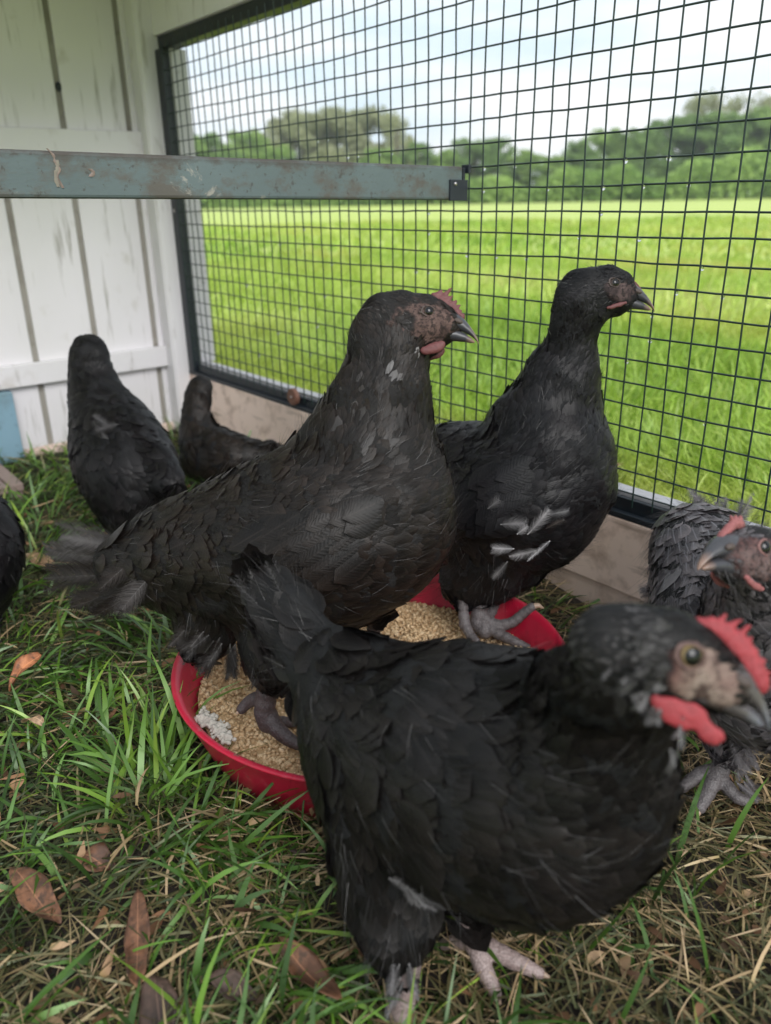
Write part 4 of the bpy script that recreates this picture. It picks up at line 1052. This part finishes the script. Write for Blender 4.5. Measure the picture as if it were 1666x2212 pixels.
# --- far hen at the wire
ff_ = Frame(1272, 634, .800, 1, 2, 62)
make_hen('hen', 'tall blue black hen with white flank feathers standing at the back of the pan', tuple(at(1030, 1350, .868)),
    [[(930, 1010, .90, 90, .6, 2.4), (985, 1035, .885, 130, .7, 2.4), (1050, 1075, .87, 158, .8, 2.3), (1110, 1080, .86, 172, .85, 2.1), (1160, 1040, .85, 165, .85, 1.8), (1180, 985, .845, 148, .85, 1.6)],
     [(1175, 960, .845, 140, .82, 1.6), (1196, 890, .84, 108, .8, 1.4), (1213, 820, .83, 82, .78, 1.2), (1228, 755, .82, 59, .78, 1.0), (1242, 700, .81, 53, .78, .85), (1255, 660, .80, 56, .75, .7)],
     [(1080, 1170, .86, 120, .7, 2.2), (1040, 1220, .86, 90, .6, 2.0), (1005, 1262, .865, 52, .6, 1.6)],
     [(1130, 1130, .865, 100, .7, 2.0), (1120, 1190, .87, 60, .6, 1.8)]],
    ff_, None, M_fe_blk, M_bo_far, voxel=.0027,
    comb=comb_rows([(1.20, .58, .06), (1.45, .44, .08), (1.65, .26, .08), (1.78, .14, .05)], [(1.2, .58, 1.27, .70, .04), (1.34, .52, 1.42, .62, .04), (1.48, .42, 1.57, .50, .04)], .08),
    wattle=[(.55, -.62, .05, .06), (.75, -.56, .07, .06), (.95, -.50, .07, .06), (1.15, -.42, .06, .05)],
    legs=[([[(1035, 1250, .862, 9), (1040, 1300, .866, 8.5), (1032, 1345, .868, 9), (1048, 1362, .862, 9)],
            [(1044, 1350, .864, 7.5), (1075, 1368, .855, 6.5), (1110, 1385, .845, 5.5), (1140, 1398, .84, 4)],
            [(1044, 1335, .865, 7), (1072, 1350, .860, 6.5), (1105, 1345, .858, 6), (1130, 1326, .855, 5.5), (1148, 1312, .852, 5)],
            [(1055, 1335, .87, 6), (1068, 1310, .88, 5.5), (1075, 1285, .885, 4.5)]],
           [[(1148, 1312, .852, 3.8), (1162, 1308, .851, 2.8), (1174, 1314, .85, .9)]], M_leg_gr),
          ([[(995, 1270, .862, 7), (1000, 1310, .862, 6), (1004, 1350, .858, 6.5)], [(1004, 1345, .858, 6), (1015, 1370, .85, 5.5), (1030, 1385, .84, 4)]], [], M_leg_gr)],
    pale=[(1250, 660, .76, 26, .55, .55), (1262, 690, .76, 22, .5, .6), (1236, 700, .76, 12, .5, .5), (1300, 712, .79, 14, .8, .9), (1285, 735, .79, 14, .7, .5), (1110, 1110, .75, 16, .5, .7)],
    tail=[(1060, 1110, .765, 1090, 1095, .757, 52, 1, .42), (1085, 1128, .758, 1118, 1112, .752, 56, 1, .6), (1112, 1150, .757, 1140, 1118, .751, 54, 1, .66), (1150, 1145, .757, 1180, 1100, .751, 50, 1, .7), (1175, 1140, .757, 1215, 1110, .751, 46, 1, .7), (1190, 1120, .758, 1222, 1108, .752, 40, 1, .5),
          (1110, 1192, .757, 1055, 1178, .751, 46, 1, .75), (1155, 1180, .757, 1105, 1190, .751, 38, 1, .62), (1200, 1160, .760, 1140, 1205, .752, 22, 1, .66), (1100, 1215, .762, 1065, 1250, .756, 36, 1, .4),
          (930, 960, .88, 880, 935, .90, 60, 6, 0)],
    wingreg=[(1150 - 26 * i + random.uniform(-4, 4), 990 + 30 * j + 4 * i, .780 + .004 * abs(j - 2), 1075 - 26 * i, 1030 + 30 * j + 7 * i, .776 + .006 * i, 56) for j in range(5) for i in range(6 - j // 2)],
    eye=.155, seed=4, hair=13000, m_comb=M_comb_dk, facebox=(.35, 1.6, -.42, .40))

# --- near hen, walking right past the lens
fn = Frame(1362, 1405, .366, 15, 6, 140)
make_hen('hen', 'nearest black hen walking in front with a bright red comb', tuple(at(960, 2100, .51)),
    [[(705, 1440, .545, 96, .6, 3.0), (785, 1525, .53, 156, .75, 3.0), (872, 1612, .512, 220, .8, 3.0), (985, 1660, .495, 266, .82, 2.8), (1110, 1692, .478, 284, .82, 2.4), (1185, 1710, .465, 258, .85, 2.1), (1232, 1685, .455, 212, .85, 2.0)],
     [(1235, 1670, .445, 210, .85, 2.0), (1280, 1590, .425, 162, .8, 1.8), (1315, 1520, .405, 136, .78, 1.5), (1335, 1475, .388, 134, .85, 1.1), (1355, 1445, .375, 112, .82, .9)],
     # fluffy raised tail
     [(725, 1470, .54, 92, .6, 3.0), (668, 1400, .555, 80, .55, 2.8), (615, 1325, .567, 66, .5, 2.6), (572, 1262, .578, 44, .5, 2.2)],
     # near thigh
     [(845, 1740, .50, 158, .6, 2.6), (850, 1850, .50, 132, .58, 2.2), (862, 1950, .50, 104, .6, 1.9), (868, 2030, .497, 72, .65, 1.5), (875, 2085, .495, 40, .7, 1.2)],
     [(1160, 1570, .462, 120, .8, 2.0), (1225, 1520, .435, 118, .85, 1.7), (1290, 1470, .402, 108, .85, 1.3)],
     [(1000, 1850, .52, 130, .6, 2.6), (1010, 1930, .525, 70, .6, 2.2)]],
    fn, None, M_fe_near, M_bo_near, voxel=.0025,
    comb=comb_rows([(.85, .70, .09), (1.20, .66, .16), (1.55, .48, .21), (1.80, .24, .19), (2.0, .02, .14)],
                   [(1.0, .72, 1.06, .88, .07), (1.14, .72, 1.25, .93, .07), (1.28, .70, 1.43, .90, .07), (1.42, .64, 1.59, .82, .07), (1.55, .55, 1.74, .72, .07), (1.68, .43, 1.88, .58, .07), (1.80, .30, 2.0, .42, .06), (1.9, .18, 2.1, .26, .06)], .10),
    wattle=[(.48, -.60, .10, .05), (.66, -.64, .17, .06), (.86, -.68, .22, .06), (1.04, -.64, .17, .06), (1.16, -.70, .11, .05), (1.34, -.84, .15, .06), (1.44, -.86, .10, .05)],
    legs=[([[(880, 2080, .497, 9), (874, 2130, .497, 8.5), (868, 2190, .495, 8), (868, 2235, .493, 8)],
            [(868, 2230, .493, 7.5), (900, 2262, .487, 6.5), (940, 2290, .48, 5)], [(868, 2230, .493, 7.5), (850, 2290, .482, 6.5), (845, 2330, .475, 5)], [(868, 2230, .493, 7), (815, 2240, .50, 5), (780, 2245, .505, 4)]], [], M_leg_pk),
          ([[(1005, 1950, .53, 8), (1015, 2000, .533, 7.5), (1030, 2040, .535, 8.5)],
            [(1030, 2035, .535, 7.5), (1080, 2060, .53, 6.5), (1130, 2085, .526, 5.5), (1165, 2102, .524, 4)],
            [(1030, 2035, .535, 7.5), (1040, 2080, .528, 6.5), (1060, 2125, .52, 5.5), (1072, 2150, .516, 4)],
            [(1030, 2035, .535, 6), (985, 2035, .545, 5), (960, 2040, .55, 4)]],
           [[(1165, 2102, .524, 3), (1185, 2110, .522, 1.3)], [(1072, 2150, .516, 3), (1080, 2168, .514, 1.3)]], M_leg_pk)],
    pale=[(1340, 1400, .35, 130, .45, .10), (1400, 1350, .35, 60, .5, .16), (1300, 1480, .36, 110, .3, .07), (820, 1770, .43, 12, .9, .6), (820, 1785, .43, 6, .9, .5)],
    tail=[(1365, 1465, .346, 1340, 1482, .344, 36, 7, .30), (1400, 1498, .345, 1375, 1518, .344, 38, 9, .42), (1425, 1530, .346, 1405, 1556, .345, 34, 7, .40), (1400, 1445, .346, 1372, 1458, .344, 34, 7, .30), (1430, 1475, .345, 1405, 1492, .344, 34, 7, .42), (1400, 1385, .347, 1375, 1388, .345, 32, 5, .22), (1440, 1350, .35, 1415, 1346, .348, 30, 4, .25),
          (1480, 1560, .348, 1470, 1605, .35, 22, 4, .5), (1455, 1620, .36, 1452, 1670, .365, 18, 3, .45), (1330, 1440, .348, 1295, 1465, .347, 24, 3, .22),
          (625, 1380, .56, 515, 1230, .585, 52, 8, .02), (645, 1370, .558, 585, 1215, .58, 52, 8, .02), (680, 1390, .552, 660, 1270, .57, 46, 5, 0), (630, 1430, .556, 540, 1330, .575, 46, 5, 0), (650, 1460, .55, 570, 1420, .56, 44, 4, 0),
          (845, 1898, .452, 880, 1918, .451, 34, 4, .28), (875, 1918, .452, 910, 1942, .452, 34, 4, .32), (910, 1945, .454, 955, 1975, .457, 24, 3, .28), (860, 2080, .49, 850, 2150, .488, 36, 6, .35), (880, 2090, .488, 895, 2160, .486, 34, 5, .4), (860, 2120, .49, 838, 2190, .486, 30, 5, .5)],
    eye=.18, skullk=.80, muzzle=((1.35, -.14, .62, 1), (1.55, -.22, .50, 1), (1.4, -.42, .42, 1)), seed=5, hair=9000, m_eye_=M_eye_am, m_ring_=M_ring_near, m_comb=M_comb_rd, m_bk=M_beak2, facebox=(.42, 2.0, -.60, .50), hairlen=1.7)

# --- right hen, hunched, face towards us
fr_ = Frame(1642, 1215, .515, 196, 34, 96)
make_hen('hen', 'fluffed grey hen at the right edge facing left with a small pink comb', tuple(at(1560, 1700, .66)),
    [[(1510, 1165, .76, 95, .8, 2.6), (1545, 1240, .72, 135, .85, 2.6), (1600, 1330, .675, 185, .85, 2.4), (1650, 1420, .64, 205, .85, 2.1), (1670, 1460, .62, 180, .85, 2.0)],
     [(1660, 1400, .60, 165, .85, 1.9), (1655, 1330, .57, 140, .85, 1.6), (1655, 1270, .545, 112, .82, 1.2), (1650, 1230, .525, 92, .8, .9)],
     [(1500, 1290, .72, 80, .7, 2.6), (1445, 1290, .73, 45, .6, 2.6)],
     [(1570, 1450, .66, 110, .6, 2.2), (1560, 1540, .66, 65, .6, 1.8), (1562, 1600, .658, 40, .6, 1.6)]],
    fr_, None, M_fe_grey, M_bo_right, voxel=.0026,
    comb=comb_rows([(.95, .66, .09), (1.15, .64, .13), (1.38, .48, .10), (1.65, .24, .06)], [(1.0, .72, 1.02, .86, .06), (1.14, .70, 1.2, .84, .06), (1.26, .62, 1.36, .74, .06)], .10),
    wattle=[(.5, -.66, .06, .06), (.75, -.64, .08, .07), (1.0, -.58, .07, .06), (1.15, -.50, .05, .05)],
    legs=[([[(1565, 1590, .66, 9), (1562, 1640, .66, 8), (1548, 1680, .66, 8.5)],
            [(1550, 1670, .66, 7.5), (1530, 1710, .652, 6.5), (1512, 1745, .645, 5)], [(1550, 1670, .66, 7.5), (1515, 1672, .665, 6.5), (1475, 1700, .66, 5)], [(1550, 1675, .66, 6.5), (1590, 1720, .65, 5.5), (1612, 1730, .648, 4.5)]],
           [[(1512, 1745, .645, 3.5), (1504, 1762, .642, 2.6), (1503, 1778, .64, 1.)], [(1475, 1700, .66, 3.2), (1462, 1706, .66, 1.2)]], M_leg_gr)],
    pale=[(1590, 1270, .48, 30, .6, .8), (1610, 1290, .48, 24, .4, .6), (1440, 1200, .68, 120, .05, .3)],
    tail=[(1540, 1130, .76, 1500, 1072, .80, 60, 6, .12), (1570, 1120, .76, 1555, 1065, .80, 60, 6, .12), (1600, 1120, .75, 1620, 1080, .78, 60, 5, .1), (1450, 1270, .72, 1395, 1265, .73, 50, 6, .1), (1450, 1300, .71, 1392, 1320, .72, 50, 6, .1), (1480, 1240, .71, 1425, 1215, .72, 50, 5, .12),
          (1575, 1600, .65, 1605, 1680, .645, 36, 8, .25), (1590, 1590, .65, 1630, 1650, .65, 36, 7, .1), (1600, 1680, .65, 1640, 1720, .645, 26, 6, .05)],
    muzzle=((1.3, -.12, .58, 1),), eye=.165, seed=6, hair=9000, m_eye_=M_eye, m_ring_=M_ring_pk, m_comb=M_comb_pk, skullk=.86, facebox=(.1, 1.7, -.60, .50), fsc=1.2, hairlen=1.7, hairpale=.3)

# --- two hens at the back wall
make_hen('hen', 'black hen at the back left with neck stretched up and a white fleck', tuple(at(270, 1190, 1.25)),
    [[(235, 905, 1.19, 76, .8, 2.6), (258, 975, 1.18, 106, .85, 2.8), (285, 1035, 1.17, 104, .85, 2.8), (300, 1100, 1.18, 82, .8, 2.6), (300, 1150, 1.2, 50, .8, 2.4)],
     [(225, 900, 1.19, 74, .8, 2.0), (205, 850, 1.20, 57, .8, 1.5), (196, 800, 1.21, 46, .8, 1.1), (192, 765, 1.215, 40, .8, .8), (187, 752, 1.22, 33, .8, .7)],
     [(320, 1000, 1.14, 55, .7, 2.6), (350, 1030, 1.12, 40, .6, 2.6), (370, 1042, 1.11, 22, .6, 2.4)]],
    None, None, M_fe_blk, M_bo_far, voxel=.0042, face=False, hair=1500, seed=8,
    legs=[([[(290, 1150, 1.2, 8), (292, 1185, 1.22, 6), (295, 1205, 1.235, 6)], [(295, 1205, 1.235, 6), (320, 1205, 1.23, 4)], [(295, 1205, 1.235, 6), (300, 1225, 1.22, 4)]], [], M_leg_dk)],
    pale=[(300, 985, 1.08, 14, .9, .9), (306, 1000, 1.08, 11, .9, .8), (240, 920, 1.1, 40, .1, .3)],
    tail=[(225, 935, 1.10, 195, 925, 1.09, 40, 2, .12), (250, 925, 1.10, 210, 912, 1.09, 36, 2, .15)])
make_hen('hen', 'small dark hen in the far corner beside the wire panel', tuple(at(450, 1080, 1.42)),
    [[(432, 990, 1.40, 46, .8, 2.6), (460, 985, 1.39, 62, .85, 2.6), (505, 990, 1.38, 54, .8, 2.6), (550, 985, 1.37, 34, .7, 2.6), (585, 970, 1.36, 18, .6, 2.6)],
     [(435, 960, 1.39, 50, .8, 2.0), (425, 915, 1.395, 36, .8, 1.5), (428, 870, 1.40, 30, .8, 1.1), (432, 845, 1.40, 30, .8, .8), (434, 832, 1.40, 22, .8, .7)]],
    None, None, M_fe_mid, M_bo_far, voxel=.0045, face=False, hair=900, seed=9)
make_hen('hen', 'dark hen cut off by the left edge of the view, only its rump showing', tuple(at(-20, 1370, .95)),
    [[(-130, 1120, .90, 90, .8, 2.6), (-70, 1160, .89, 108, .85, 2.6), (-55, 1220, .89, 96, .85, 2.6), (-45, 1280, .90, 60, .8, 2.2), (-28, 1330, .91, 28, .7, 1.8)]],
    None, None, M_fe_blk, M_bo_far, voxel=.004, face=False, hair=1500, seed=10,
    legs=[([[(-22, 1320, .91, 8), (-10, 1380, .93, 6.5), (-12, 1420, .945, 6.5)], [(-12, 1420, .945, 6), (10, 1440, .94, 4.5)], [(-12, 1420, .945, 6), (-30, 1445, .935, 4.5)]], [], M_leg_gr)])
